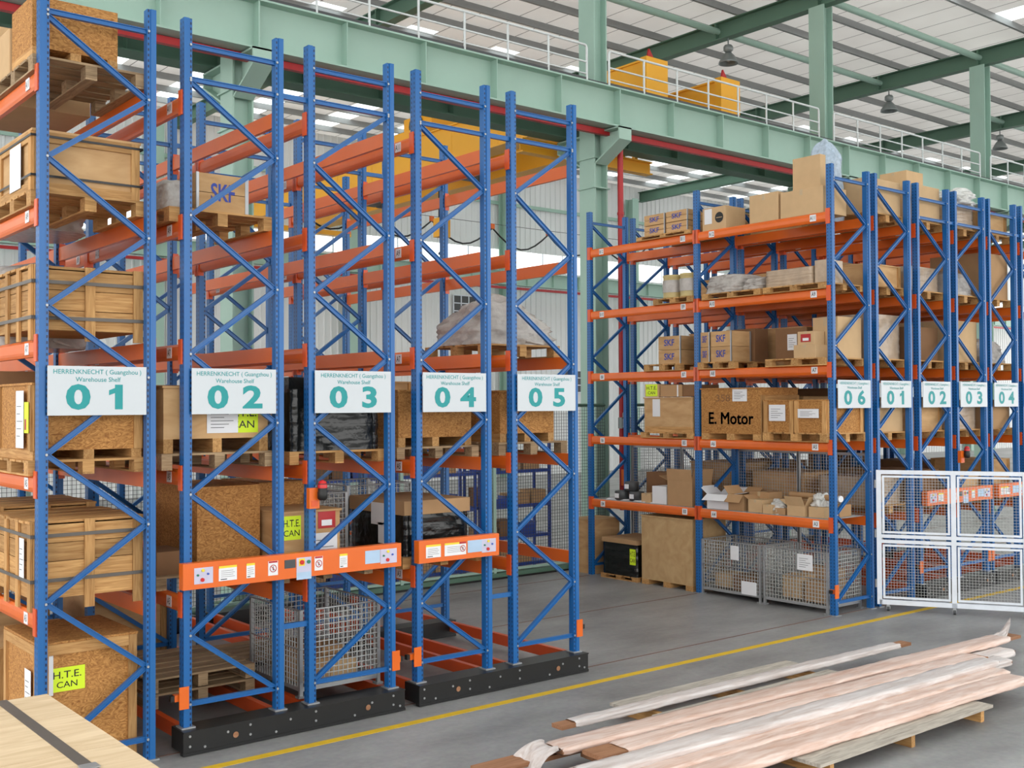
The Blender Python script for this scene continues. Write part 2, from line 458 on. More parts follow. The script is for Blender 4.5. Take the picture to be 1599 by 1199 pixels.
# far wall with ribs, columns, window band and a lower runway
WY = 28.2
wall = bpy.data.objects.new('wall_back', None); link(wall); struct(wall, 'white ribbed sheet wall of the far hall')
def ribbed(name, z0, z1):
    mb = MB(); p = []; x = XA; n = 0
    pts = []
    while x < XB:
        pts += [(x, WY), (x+.20, WY), (x+.23, WY-.035), (x+.27, WY-.035), (x+.30, WY)]; x += .30
    vs = [(a, b, z0) for a, b in pts] + [(a, b, z1) for a, b in pts]; n = len(pts)
    mb.add(vs, [(i+1, i, n+i, n+i+1) for i in range(n-1)])
    build(name, mb, 'wall_white', wall)
ribbed('wall_sheet', 0, 9.15); ribbed('wall_sheet', 9.95, ROOF)
for k in range(len(COLX)-1):
    wn += 1
    a, b = COLX[k]+.3, COLX[k+1]-.3
    w_ = struct(build('window_%d' % wn, MB().box(a, WY+.02, 9.15, b, WY+.03, 9.95), 'skylight_sheet'), 'bright window band in the far wall')
    for q in range(1, 6):
        build('mullion', MB().box(a+(b-a)*q/6-.03, WY-.02, 9.15, a+(b-a)*q/6+.03, WY+.05, 9.95), 'white_steel', w_)
for x in COLX:
    h_column('wall_column', wall, x-.9, WY-.35, .4, .5, 0, 13.0, 'green_steel')
mb = MB(); mb.box(XA, WY-1.05, 8.3, XB, WY-1.03, 8.85); mb.box(XA, WY-1.2, 8.27, XB, WY-.88, 8.3); mb.box(XA, WY-1.2, 8.85, XB, WY-.88, 8.88)
for k in range(60): mb.box(XA+1.5*k, WY-1.15, 8.3, XA+1.5*k+.03, WY-1.05, 8.85)
build('far_runway', mb, 'green_steel', wall)
build('far_pipe', MB().box(XA, WY-1.1, 8.1, XB, WY-1.0, 8.2), 'red', wall)
build('far_girt', MB().box(XA, WY-.1, 11.9, XB, WY-.04, 12.05), 'green_steel', wall)
for (x, z) in ((25.4, 4.2), (25.4, 7.3), (31.5, 4.2)):
    wn += 1
    w_ = bpy.data.objects.new('window_%d' % wn, None); link(w_, None, (x, WY-.06, z)); struct(w_, 'small gridded window in the far wall')
    build('pane', MB().box(-.6, 0, -.5, .6, .02, .5), 'dark_grey', w_)
    for q in range(4):
        build('glazing_bar', MB().box(-.6+.4*q-.02, -.03, -.5, -.6+.4*q+.02, 0, .5), 'white_steel', w_)
        build('glazing_bar', MB().box(-.6, -.03, -.5+q/3-.02, .6, 0, -.5+q/3+.02), 'white_steel', w_)
# red fire pipe beside the column
rp = thing('fire_pipe', 'vertical red fire pipe beside the green column left of the right-hand racks', 'pipe', (13.08, 6.3, 0))
build('pipe_run', MB().tube([(0, 0, 1.0), (0, 0, GB-.15)], .06, 10), 'red', rp)
for z in (2.2, 4.6, 7.0): build('pipe_clamp', MB().lathe([(.068, -.03), (.075, 0), (.068, .03)], 12, (0, 0, z)), 'red', rp)

# ================================================================== RACKS
from mathutils import noise as mnoise
BAY = 2.607
LV = [1.33, 2.48, 3.63, 4.77, 5.915]          # beam centres
ZT = [0.0, 1.40, 2.55, 3.70, 4.84, 5.985]     # what loads stand on
HTOP = 6.69
def post_mesh(h):
    prof = [(0, 0), (.05, 0), (.05, .01), (.08, .01), (.08, .09), (.05, .09), (.05, .1), (0, .1)]
    return cached(('post', round(h, 3)), lambda: MB().extrude(prof, 0, h, 'z').mesh('post', 'post_blue'))
def beam_mesh():
    prof = [(.014, -.072), (.055, -.072), (.055, .072), (.016, .072), (.0, .05), (-.004, .02), (-.004, -.03), (.002, -.05)]
    return cached(('beam',), lambda: MB().extrude(prof, .1, BAY, 'y').mesh('beam', 'orange'))
def conn_mesh():
    return cached(('conn',), lambda: MB().box(-.014, .03, -.115, -.001, .105, .115).box(-.001, .101, -.115, .05, .106, .115).mesh('connector', 'orange_dark'))
def brace_mesh(kx0, z0, kx1, z1):
    key = ('brace', round(kx0, 2), round(z0, 3), round(kx1, 2), round(z1, 3))
    def mk():
        mb = MB(); a = Vector((kx0, .05, z0)); b = Vector((kx1, .05, z1))
        mb.bar(a, b, .012, .05, up=(0, 1, 0)) if False else None
        d = (b-a).normalized(); n = Vector((-d.z, 0, d.x))
        # channel: web towards the viewer with two narrow flanges
        mb.bar(a, b, .045, .03, up=(0, 1, 0))
        mb.bar(a + n*.019 + Vector((0, -.02, 0)), b + n*.019 + Vector((0, -.02, 0)), .007, .014, up=(0, 1, 0))
        mb.bar(a - n*.019 + Vector((0, -.02, 0)), b - n*.019 + Vector((0, -.02, 0)), .007, .014, up=(0, 1, 0))
        return mb.mesh('brace', 'blue')
    return cached(key, mk)
def bolt_mesh():
    return cached(('bolt',), lambda: MB().add([(.012*math.cos(a), -.008, .012*math.sin(a)) for a in [i*math.pi/3 for i in range(6)]] + [(.012*math.cos(a), 0, .012*math.sin(a)) for a in [i*math.pi/3 for i in range(6)]],
        [(0,1,2,3,4,5)[::-1]] + [(i, (i+1) % 6, 6+(i+1) % 6, 6+i) for i in range(6)]).mesh('bolt', 'steel_grey'))
KIND = {   # (horizontal heights), zigzag start side, first height
    'fixed': ((6.49, .19), 0, [6.45, 5.87, 5.25, 4.63, 3.99, 3.39, 2.73, 2.09, 1.48, .83, .19]),
    'left': ((6.45, 6.14, .43), 0, [6.12, 5.52, 4.88, 4.25, 3.61, 2.97, 2.33, 1.69, 1.05, .43]),
    'right': ((6.47, 6.15, .42), 1, [6.13, 5.53, 4.89, 4.25, 3.61, 2.96, 2.32, 1.70, 1.05, .43])}
def beam_tag(root, x, y, z, txt):
    def mk():
        mb = MB(); mb.box(-.004, -.055, -.05, 0, .055, .05, 0)
        mb.text(txt, .085, (-.0045, 0, -.002), (0, -1, 0), (0, 0, 1), 1, .012, .72)
        return mb.mesh('location_tag', ['paper', 'black'])
    return put('location_tag', cached(('tag', txt), mk), root, (x, y, z))
def sign(root, x0, x1, num):
    mb = MB(); W = x1-x0; mb.box(0, 0, 0, W, .008, .42, 0)
    def t(s, size, u, v, bold=0, sx=1.): mb.text(s, size, (u*W, -.0015, v), (1, 0, 0), (0, 0, 1), 1, bold, sx)
    t('HERRENKNECHT ( Guangzhou )', .056, .5, .37, .006, .98)
    t('Warehouse Shelf', .056, .5, .305, .006, .98)
    for ch, u in ((num[0], .3), (num[1], .71)):
        t(ch, .285, u, .145, .035, 1.42)
        if ch == '1': mb.add([(u*W-.02, -.0014, .24), (u*W-.02, -.0014, .195), (u*W-.085, -.0014, .172), (u*W-.085, -.0014, .215)], [(0, 3, 2, 1)], 1)
    build('sign', mb, ['sign_white', 'teal'], root, (x0, -.034, 3.06))
def frame(root, x0, y, z0, kind, bolts):
    put('post', post_mesh(HTOP-z0), root, (x0, y, z0))
    put('post', post_mesh(HTOP-z0), root, (x0+1, y+.1, z0), (0, 0, math.pi))
    hs, s0, zs = KIND[kind]
    for h in hs: put('brace', brace_mesh(.06, 0, .94, 0), root, (x0, y, h))
    s = s0
    for a, b in zip(zs, zs[1:]):
        xa, xb = (.07, .93) if s == 0 else (.93, .07)
        put('brace', brace_mesh(xa, a-b, xb, 0), root, (x0, y, b))
        if bolts: put('bolt', bolt_mesh(), root, (x0+(.065 if s == 0 else .935), y+.008, a))
        s = 1-s
    if not bolts: return
    for h in hs:
        for xx in (.065, .935): put('bolt', bolt_mesh(), root, (x0+xx, y+.008, h))
def rack_body(root, x0, z0, kind, bolts=True, tags=True, bays=2, skip=()):
    for i in range(bays+1): frame(root, x0, BAY*i, z0, kind, bolts and i == 0)
    for li, z in enumerate(LV):
        for b in range(bays):
            if (li, b) in skip: continue
            for side in (0, 1):
                if side == 0:
                    bm = put('beam', beam_mesh(), root, (x0, BAY*b, z))
                    put('connector', conn_mesh(), bm, (0, 0, 0))
                    put('connector', conn_mesh(), bm, (0, BAY+.1, 0), (0, 0, 0), (1, -1, 1))
                    if tags:
                        n = 2*(li+1)+1
                        beam_tag(bm, -.004, .33, 0, 'AB'[b]+str(n)); beam_tag(bm, -.004, BAY-.3, 0, 'AB'[b]+str(n+1))
                else:
                    bm = put('beam', beam_mesh(), root, (x0+1, BAY*b, z), (0, 0, 0), (-1, 1, 1))
                    put('connector', conn_mesh(), bm, (0, 0, 0))
                    put('connector', conn_mesh(), bm, (0, BAY+.1, 0), (0, 0, 0), (1, -1, 1))
def stub(root, x, sgn, z=.5, ln=.075):
    o = build('bumper_arm', MB().box(min(0, sgn*ln), .02, -.03, max(0, sgn*ln), .08, .03), 'orange', root, (x, 0, z))
    build('mounting_plate', MB().box(-.045, -.012, -.1, .045, 0, .1), 'orange', o)
    build('buffer_tip', MB().box(min(sgn*ln, sgn*(ln+.035)), .025, -.025, max(sgn*ln, sgn*(ln+.035)), .075, .025), 'black', o)
def fixed_rack(x0, num, label, tags=True):
    t = thing('pallet_rack', label, 'rack', (0, 0, 0)); t['group'] = 'fixed pallet racks'
    rack_body(t, x0, 0, 'fixed', True, tags)
    sign(t, x0+.06, x0+.9, num)
    for i in range(3):
        for xx in (.04, .96): put('foot_plate', box_mesh(.14, .14, .012, 'steel_grey'), t, (x0+xx, BAY*i+.05, 0))
    return t
def no_entry(mb, x, z, r, y, mi_red, mi_black):
    n = 20
    vs = [(x+rr*math.cos(2*math.pi*k/n), y, z+rr*math.sin(2*math.pi*k/n)) for rr in (r, r*.8) for k in range(n)]
    mb.add(vs, [(k, (k+1) % n, n+(k+1) % n, n+k) for k in range(n)], mi_red)
    mb.bar((x-r*.6, y-.0002, z+r*.6), (x+r*.6, y-.0002, z-r*.6), r*.16, .0004, mi_red, up=(0, 1, 0))
    mb.box(x-r*.12, y-.0001, z-r*.5, x+r*.12, y, z+r*.25, mi_black); mb.box(x-r*.1, y-.0001, z+r*.3, x+r*.1, y, z+r*.55, mi_black)
PM = ['paper', 'sticker_yellow', 'red', 'black', 'sticker_blue', 'sticker_lilac', 'red_button', 'green_button', 'blue_button', 'dark_grey']
def control_panel(root, x0, x1, items):
    p = build('control_panel', MB().box(0, 0, 0, x1-x0, .09, .235).box(.02, .0899, .02, x1-x0-.02, .11, .215), 'orange', root, (x0, -.125, 1.487))
    for kind, a, b in items:
        mb = MB(); w = b-a; Y = -.004
        def rect(u0, v0, u1, v1, mi, dy=0): mb.box(a-x0+u0*w, Y-dy, v0, a-x0+u1*w, Y-dy+.004, v1, mi)
        zc = .118
        if kind in ('note', 'wide'):
            rect(0, .05, 1, .185, 0); rect(0, .165, 1, .185, 1, .0006)
            for q in range(4): rect(.12, .085+.018*q, .8 if q % 2 else .88, .088+.018*q, 9, .0006)
            if kind == 'wide': rect(.68, .165, 1, .185, 2, .001); no_entry(mb, a-x0+w*.84, .115, .035, Y-.002, 2, 3)
            else: rect(.1, .06, .45, .068, 3, .0006)
        elif kind == 'noentry':
            rect(0, .05, 1, .185, 0); rect(.05, .168, .95, .184, 2, .0006); no_entry(mb, a-x0+w*.5, .115, .036, Y-.002, 2, 3)
        elif kind == 'blue': rect(0, .06, 1, .19, 4)
        elif kind == 'display': rect(0, .1, 1, .18, 9)
        elif kind in ('buttons', 'estop'):
            rect(0, .045, 1, .19, 5)
            def dot(u, v, r, mi):
                n = 12; x = a-x0+u*w
                ring = [(x+r*math.cos(2*math.pi*k/n), Y-.012, v+r*math.sin(2*math.pi*k/n)) for k in range(n)]
                back = [(q[0], Y, q[2]) for q in ring]
                mb.add(ring+back, [tuple(range(n))[::-1]]+[(k, (k+1) % n, n+(k+1) % n, n+k) for k in range(n)], mi)
            if kind == 'estop':
                rect(.15, .11, .55, .18, 1, .0006); dot(.35, .145, .022, 6); dot(.8, .145, .018, 7); rect(0, -.02, 1, .05, 4, .0003)
            else:
                dot(.45, .165, .014, 1); dot(.18, .125, .01, 7); dot(.72, .13, .01, 8); dot(.42, .08, .018, 6)
        build({'note': 'notice', 'wide': 'notice', 'noentry': 'warning_sticker', 'blue': 'sticker', 'display': 'display', 'buttons': 'button_plate', 'estop': 'button_plate'}[kind], mb, PM, p)
    return p
def mobile_rack(x1, x2, n1, n2, label, panel, tags=True, beacon=None, arms=(.075, .075), edge=.045):
    t = thing('mobile_pallet_rack', label, 'rack'); t['group'] = 'mobile pallet racks'
    zb = .22
    rack_body(t, x1, zb, 'left', True, tags); rack_body(t, x2, zb, 'right', True, False)
    sign(t, x1+.06, x1+.9, n1); sign(t, x2+.05, x2+.93, n2)
    # chassis: black cross carriers and orange long beams
    a, b = x1-edge, x2+1+edge
    for i, (y0, y1) in enumerate(((-.1, .17), (BAY-.08, BAY+.18), (2*BAY-.1, 2*BAY+.18))):
        c = build('chassis_carrier', MB().box(a, y0, .03, b, y1, zb).box(a-.004, y0-.006, .005, b+.004, y0+.06, .03).box(a, y0-.012, zb-.012, b, y0, zb), 'black_base', t)
        if i == 0:
            xs = [.06, .2, .42, .64, .9, 1.05, 1.32, 1.75, 1.95, 2.2, 2.28]
            for j, xx in enumerate(xs):
                xx = xx*(b-a)/2.34
                for zz in ((.175, .085) if j % 3 == 0 else (.06,) if j % 3 == 1 else (.15,)):
                    put('bolt', bolt_mesh(), c, (a+xx, y0, zz))
            for xx in (.5, 1.92):
                n = 14; r = .028; mb = MB()
                ring = [(r*math.cos(2*math.pi*k/n), -.006, r*math.sin(2*math.pi*k/n)) for k in range(n)]
                mb.add(ring, [tuple(range(n))[::-1]]); build('axle_cap', mb, 'brown_board', c, (a+xx, y0, .11))
    for xx in (x1+.02, x1+.93, x2+.02, x2+.93):
        for i in range(2):
            build('chassis_beam', MB().box(0, BAY*i+.18, .08, .06, BAY*(i+1)-.1, .21), 'orange_dark', t, (xx, 0, 0))
    for xx in (x1, x1+1, x2, x2+1):
        put('foot_plate', box_mesh(.13, .14, .012, 'steel_grey'), t, (xx+(.04 if xx in (x1, x2) else -.04), .05, zb))
    for z in (6.12, .98):
        put('row_spacer', cached(('sp', round(x2-x1, 2)), lambda: MB().box(x1+1, .03, 0, x2, .07, .05).mesh('row_spacer', 'blue')), t, (0, 0, z))
    for z in (6.12, 3.2): put('row_spacer', _mc[('sp', round(x2-x1, 2))], t, (0, BAY, z)); put('row_spacer', _mc[('sp', round(x2-x1, 2))], t, (0, 2*BAY, z))
    stub(t, x1, -1, .5, arms[0]); stub(t, x2+1, 1, .5, arms[1])
    control_panel(t, *panel)
    if beacon:
        bx = build('beacon_box', MB().box(0, 0, 0, .11, .06, .2), 'orange', t, (beacon, -.065, 2.13))
        l = build('warning_beacon', MB().lathe([(0, .21), (.03, .21), (.045, .19), (.045, .12), (.05, .11), (.05, .05), (.03, .03), (.0, .03)], 14), 'black', bx, (.12, -.04, .05))
        build('beacon_dome', MB().lathe([(0, .2), (.035, .185), (.047, .15), (.047, .12)], 14, (0, 0, .03)), 'red_button', l)
        build('keyhole_plate', MB().box(.02, -.004, .02, .09, 0, .08), 'orange_dark', bx)
    return t
X1, X2, X3, X4, X5, X6 = 0.0, 1.26, 2.53, 3.80, 5.10, 11.21
Z1, Z2, Z3, Z4, Z5 = 12.34, 13.53, 14.70, 15.82, 16.98
fixed_rack(X1, '01', 'blue fixed pallet rack with sign 01 at the left edge, stacked with wooden crates')
mobile_rack(X2, X3, '02', '03', 'blue and orange mobile double rack with signs 02 and 03 and long control panel', (1.2, 3.52, [
    ('buttons', 1.304, 1.482), ('note', 1.538, 1.714), ('note', 1.81, 1.894), ('noentry', 2.03, 2.13), ('display', 2.2, 2.315), ('estop', 2.326, 2.485), ('noentry', 2.52, 2.61), ('note', 2.797, 2.885), ('blue', 3.09, 3.265), ('buttons', 3.27, 3.464)]), beacon=2.5)
mobile_rack(X4, X5, '04', '05', 'blue and orange mobile double rack with signs 04 and 05, short control panel', (3.74, 4.8, [
    ('note', 3.827, 4.015), ('wide', 4.065, 4.347), ('blue', 4.369, 4.56), ('buttons', 4.56, 4.753)]))
rk6 = fixed_rack(X6, '06', 'blue fixed pallet rack with sign 06, orange beams facing the open aisle')
stub(rk6, X6+.02, -1, .36, .05)
fixed_rack(Z1, '01', 'blue fixed pallet rack with sign 01 back to back with rack 06 at right')
mobile_rack(Z2, Z3, '02', '03', 'mobile double rack with signs 02 and 03 behind the white mesh gate', (13.52, 15.6, [
    ('buttons', 13.6, 13.8), ('note', 13.85, 14.0), ('noentry', 14.3, 14.4), ('display', 14.45, 14.6), ('estop', 14.62, 14.78), ('note', 14.9, 15.0), ('blue', 15.1, 15.3), ('buttons', 15.3, 15.5)]), beacon=14.68, arms=(.02, .005), edge=.02)
mobile_rack(Z4, Z5, '04', '05', 'mobile double rack with sign 04 at the right edge of the picture', (15.81, 17.6, [
    ('note', 15.88, 15.98), ('wide', 16.0, 16.2), ('blue', 16.3, 16.5), ('buttons', 16.5, 16.7)]), arms=(.005, .05), edge=.02)

# ================================================================== LOADS
def pallet(label, x0, y0, z, w=1.05, d=1.1, h=.14, mat='plank_x', group='wooden pallets', rz=0, nb=6):
    t = thing('pallet', label, 'pallet', (x0+w/2, y0+d/2, z), rz, group)
    bt = .02; bw = d/(nb+.0)*.82
    for i in range(nb):
        yy = -d/2 + bw/2 + (d-bw)*i/(nb-1)
        put('deck_board', box_mesh(w, bw, bt, mat), t, (0, yy, h-bt))
    for i in (-1, 0, 1):
        put('bottom_board', box_mesh(d, .1, bt*.8, mat), t, (i*(w/2-.05), 0, 0), (0, 0, math.pi/2))
        for j in (-1, 0, 1):
            put('block', box_mesh(.1, .13, h-bt*1.8, mat), t, (i*(w/2-.05), j*(d/2-.065), bt*.8))
    return t
def sticker(parent, kind, face, w, d, h, u0, v0, u1, v1, off=.006):
    """flat sheet on the front ('f', -Y) or left ('l', -X) face of a w x d x h load centred on its base"""
    mb = MB()
    W = w if face == 'f' else d
    sw, sh = (u1-u0)*W, (v1-v0)*h
    mats = {'paper': ['paper', 'dark_grey'], 'hte': ['label_yellow', 'black'], 'red': ['red', 'paper'], 'white': ['paper', 'paper'], 'skf': ['skf_blue', 'skf_blue'], 'fragile': ['label_yellow', 'red'], 'blackdisc': ['black', 'cardboard_pale']}[kind]
    if kind == 'skf':
        mb.text('SKF', sh*1.25, (sw/2, -.0005, sh/2), (1, 0, 0), (0, 0, 1), 0, .02, 1.25*sw/(sh*2.9))
    elif kind == 'blackdisc':
        n = 24; r = sw/2
        mb.add([(sw/2+r*math.cos(2*math.pi*k/n), 0, sh/2+r*math.sin(2*math.pi*k/n)) for k in range(n)], [tuple(range(n))])
        mb.box(sw*.15, -.0005, sh*.46, sw*.85, 0, sh*.52, 1)
    else:
        mb.box(0, -.0015, 0, sw, .0, sh, 0)
        if kind == 'hte':
            mb.text('H.T.E.', sh*.42, (sw/2, -.0025, sh*.68), (1, 0, 0), (0, 0, 1), 1, .006, min(1.15, sw/(sh*.42*2.7)))
            mb.text('CAN', sh*.36, (sw/2, -.0025, sh*.27), (1, 0, 0), (0, 0, 1), 1, .006, min(1.15, sw/(sh*.36*2.4)))
        elif kind == 'paper':
            for q in range(5): mb.box(sw*.12, -.0022, sh*(.2+.13*q), sw*(.55+.3*((q*7) % 3)/2), -.0016, sh*(.2+.13*q)+min(.006, sh*.03), 1)
        elif kind == 'red': mb.box(sw*.2, -.0022, sh*.15, sw*.8, -.0016, sh*.5, 1)
        elif kind == 'fragile': mb.box(sw*.1, -.0022, sh*.1, sw*.5, -.0016, sh*.45, 1)
    nm = {'paper': 'document_pouch', 'white': 'paper_sheet', 'hte': 'shipping_label', 'red': 'red_label', 'skf': 'printed_mark', 'fragile': 'warning_label', 'blackdisc': 'printed_mark'}[kind]
    if face == 'f': o = build(nm, mb, mats, parent, (-w/2+u0*w, -d/2-off, v0*h))
    else: o = build(nm, mb, mats, parent, (-w/2-off, d/2-u0*d, v0*h), (0, 0, -math.pi/2))
    return o
def sheet_crate(label, x0, y0, z, w, d, h, mat='osb', battens='edges', lid=True, stk=(), group='sheet-sided crates', bm='plank', name='wooden_crate', rz=0, feet=0., straps=(), fx=False):
    t = thing(name, label, 'crate', (x0+w/2, y0+d/2, z), rz, group)
    p = .018; z0 = feet
    build('side_panel', MB().box(-w/2, -d/2, z0, w/2, -d/2+p, h-.02), mat, t)
    build('side_panel', MB().box(-w/2, d/2-p, z0, w/2, d/2, h-.02), mat, t)
    build('side_panel', MB().box(-w/2, -d/2+p, z0, -w/2+p, d/2-p, h-.02), mat, t)
    build('side_panel', MB().box(w/2-p, -d/2+p, z0, w/2, d/2-p, h-.02), mat, t)
    build('floor_panel', MB().box(-w/2+p, -d/2+p, z0, w/2-p, d/2-p, z0+.02), mat, t)
    o = .015 if lid else 0
    build('lid', MB().box(-w/2-o, -d/2-o, h-.02, w/2+o, d/2+o, h), mat, t)
    bw = .075; bt = .022
    if feet:
        for i in (-1, 0, 1):
            if fx: put('foot', box_mesh(w, .16, feet, 'plank_x'), t, (0, i*(d/2-.08), 0))
            else: put('foot', box_mesh(.09, d, feet, 'plank_y'), t, (i*(w/2-.045), 0, 0))
    if battens in ('edges', 'frame'):
        for s in (-1, 1):
            build('batten', MB().box(s*(w/2-bw/2)-bw/2, -d/2-bt, z0, s*(w/2-bw/2)+bw/2, -d/2, h-.021), bm+'_z', t)
            build('batten', MB().box(-w/2-bt, s*(d/2-bw/2)-bw/2, z0, -w/2, s*(d/2-bw/2)+bw/2, h-.021), bm+'_z', t)
    if battens in ('frame', 'top'):
        build('batten', MB().box(-w/2+bw, -d/2-bt, h-.021-bw*1.2, w/2-bw, -d/2, h-.021), bm+'_x', t)
        build('batten', MB().box(-w/2-bt, -d/2+bw, h-.021-bw*1.2, -w/2, d/2-bw, h-.021), bm+'_y', t)
    if battens == 'frame':
        build('batten', MB().box(-w/2+bw, -d/2-bt, z0, w/2-bw, -d/2, z0+bw), bm+'_x', t)
        build('batten', MB().box(-w/2-bt, -d/2+bw, z0, -w/2, d/2-bw, z0+bw), bm+'_y', t)
    for zz in straps: band(t, w+.05, d+.05, zz, .02, 'black_strap')
    for s in stk: sticker(t, *s[:2], w, d, h, *s[2:], off=(.026 if battens != 'none' and len(s) > 6 else .003)) if False else sticker(t, s[0], s[1], w, d, h, *s[2:6], off=s[6] if len(s) > 6 else .003)
    return t
def band(t, w, d, z, hh, mat):
    e = .004
    mb = MB(); mb.box(-w/2-e, -d/2-e, z, w/2+e, -d/2, z+hh); mb.box(-w/2-e, d/2, z, w/2+e, d/2+e, z+hh); mb.box(-w/2-e, -d/2, z, -w/2, d/2, z+hh); mb.box(w/2, -d/2, z, w/2+e, d/2, z+hh)
    return build('strap', mb, mat, t)
def plank_crate(label, x0, y0, z, w, d, h, rows=4, mids=1, slats=9, straps=(.25, .8), stk=(), legs=.0, gap=.0, lidgap=.35, wm='plank', group='plank crates', posts=True):
    t = thing('plank_crate', label, 'crate', (x0+w/2, y0+d/2, z), 0, group)
    p = .02; ph = (h-legs-.03)/rows
    for r in range(rows):
        za, zb = legs+ph*r+.003, legs+ph*(r+1)-.003-gap
        dy = random.uniform(-.002, .002)
        put('side_plank', cached(('cpx', w, round(zb-za, 3), wm), lambda: MB().box(-w/2, 0, 0, w/2, p, zb-za).mesh('side_plank', wm+'_x')), t, (0, -d/2+dy, za))
        put('side_plank', _mc[('cpx', w, round(zb-za, 3), wm)], t, (0, d/2-p+dy, za))
        put('side_plank', cached(('cpy', d, round(zb-za, 3), wm), lambda: MB().box(0, -d/2+p+.003, 0, p, d/2-p-.003, zb-za).mesh('side_plank', wm+'_y')), t, (-w/2, 0, za))
        put('side_plank', _mc[('cpy', d, round(zb-za, 3), wm)], t, (w/2-p, 0, za))
    bw = .085
    # uprights stand proud of the planks
    for s in (-1, 1):
        build('upright', MB().box(s*(w/2-bw/2)-bw/2, -d/2-.024, 0, s*(w/2-bw/2)+bw/2, -d/2-.003, h+.005), wm+'_z', t)
    for i in range(mids):
        xx = -w/2 + w*(i+1)/(mids+1)
        build('upright', MB().box(xx-bw/2, -d/2-.024, 0, xx+bw/2, -d/2-.003, h+.005), wm+'_z', t)
    for i in range(4):
        yy = -d/2+bw/2 + (d-bw)*i/3
        build('upright', MB().box(-w/2-.024, yy-bw/2, 0, -w/2-.003, yy+bw/2, h+.005), wm+'_z', t)
    sw = d/slats
    for i in range(slats):
        put('lid_slat', cached(('slat', round(w, 2), round(sw*.86, 3), wm), lambda: MB().box(-w/2-.03, -sw*.43, 0, w/2+.03, sw*.43, .022).mesh('lid_slat', wm+'_x')), t, (random.uniform(-.012, .012), -d/2+sw*(i+.5), h-.022+random.uniform(0, .004)))
    build('floor_panel', MB().box(-w/2+p, -d/2+p, legs, w/2-p, d/2-p, legs+.02), wm+'_x', t)
    for s in straps: band(t, w+.052, d+.052, s*h, .03, 'strap')
    for s in stk: sticker(t, s[0], s[1], w, d, h, *s[2:6], off=.028)
    return t
def carton(label, x0, y0, z, w, d, h, mat='cardboard', stk=(), tape=True, rz=0, group='cartons', gap=.004):
    t = thing('cardboard_box', label, 'box', (x0+w/2, y0+d/2, z), rz, group)
    b = min(w, d, h)*.02
    mb = MB(); mb.extrude([(-w/2+b, -d/2), (w/2-b, -d/2), (w/2, -d/2+b), (w/2, d/2-b), (w/2-b, d/2), (-w/2+b, d/2), (-w/2, d/2-b), (-w/2, -d/2+b)], 0, h-.004, 'z')
    build('carton_body', mb, mat, t)
    build('flap', MB().box(-w/2+.002, -d/2+.002, h-.004, w/2-.002, -gap/2, h), mat, t)
    build('flap', MB().box(-w/2+.002, gap/2, h-.004, w/2-.002, d/2-.002, h), mat, t)
    if tape:
        tw = min(.05, d*.15)
        build('packing_tape', MB().box(-w/2-.002, -tw/2, h*.78, -w/2+.001, tw/2, h).box(-w/2, -tw/2, h, w/2, tw/2, h+.0015), 'tape', t)
    for s in stk: sticker(t, s[0], s[1], w, d, h, *s[2:6], off=.003)
    return t
def open_carton(label, x0, y0, z, w, d, h, mat='cardboard', flaps=((35, 70, -50, 20)), fh=None, rz=0, tilt=0, group='cartons'):
    t = thing('open_carton', label, 'box', (x0+w/2, y0+d/2, z), rz, group)
    t.rotation_euler = (0, tilt, rz)
    p = .006; fh = fh or min(w, d)*.45
    mb = MB(); mb.box(-w/2, -d/2, 0, w/2, d/2, p); mb.box(-w/2, -d/2, p, w/2, -d/2+p, h); mb.box(-w/2, d/2-p, p, w/2, d/2, h); mb.box(-w/2, -d/2+p, p, -w/2+p, d/2-p, h); mb.box(w/2-p, -d/2+p, p, w/2, d/2-p, h)
    build('carton_body', mb, mat, t)
    # flap angle measured from horizontal outwards: 90 stands up, 0 lies outwards, negative hangs
    for (ax, ln, cx, cy, an) in (('x', w, 0, -d/2, flaps[0]), ('x', w, 0, d/2, flaps[1]), ('y', d, -w/2, 0, flaps[2]), ('y', d, w/2, 0, flaps[3])):
        a = R(an); s = -1 if (cy < 0 or cx < 0) else 1
        o = (math.cos(a)*fh*s, math.sin(a)*fh)
        mb = MB()
        if ax == 'x': mb.bar((-ln/2, cy+o[0]/2, h+o[1]/2), (ln/2, cy+o[0]/2, h+o[1]/2), fh, p, up=(0, -math.sin(a)*s, math.cos(a)))
        else: mb.bar((cx+o[0]/2, -ln/2, h+o[1]/2), (cx+o[0]/2, ln/2, h+o[1]/2), fh, p, up=(-math.sin(a)*s, 0, math.cos(a)))
        build('flap', mb, mat, t)
    return t
def marked_box(label, x0, y0, z, w, d, h, face='l', marks=2, mat='plank_x', group='marked bearing boxes'):
    """stack-coloured wooden box with blue lettering and grey end cleats"""
    t = thing('marked_wooden_box', label, 'box', (x0+w/2, y0+d/2, z), 0, group)
    n = 2
    for i in range(n):
        build('board_course', MB().box(-w/2, -d/2, h*i/n+.003, w/2, d/2, h*(i+1)/n-.003), 'plywood', t)
    build('end_strip', MB().box(w/2-.03, -d/2-.006, 0, w/2+.006, -d/2+.02, h), 'steel_grey', t)
    build('end_strip', MB().box(-w/2-.006, -d/2-.006, 0, -w/2+.02, -d/2+.012, h), 'steel_grey', t)
    for i in range(marks):
        sticker(t, 'skf', face, w, d, h, .22, (i+.25)/marks, .78, (i+.75)/marks, off=.004)
    return t
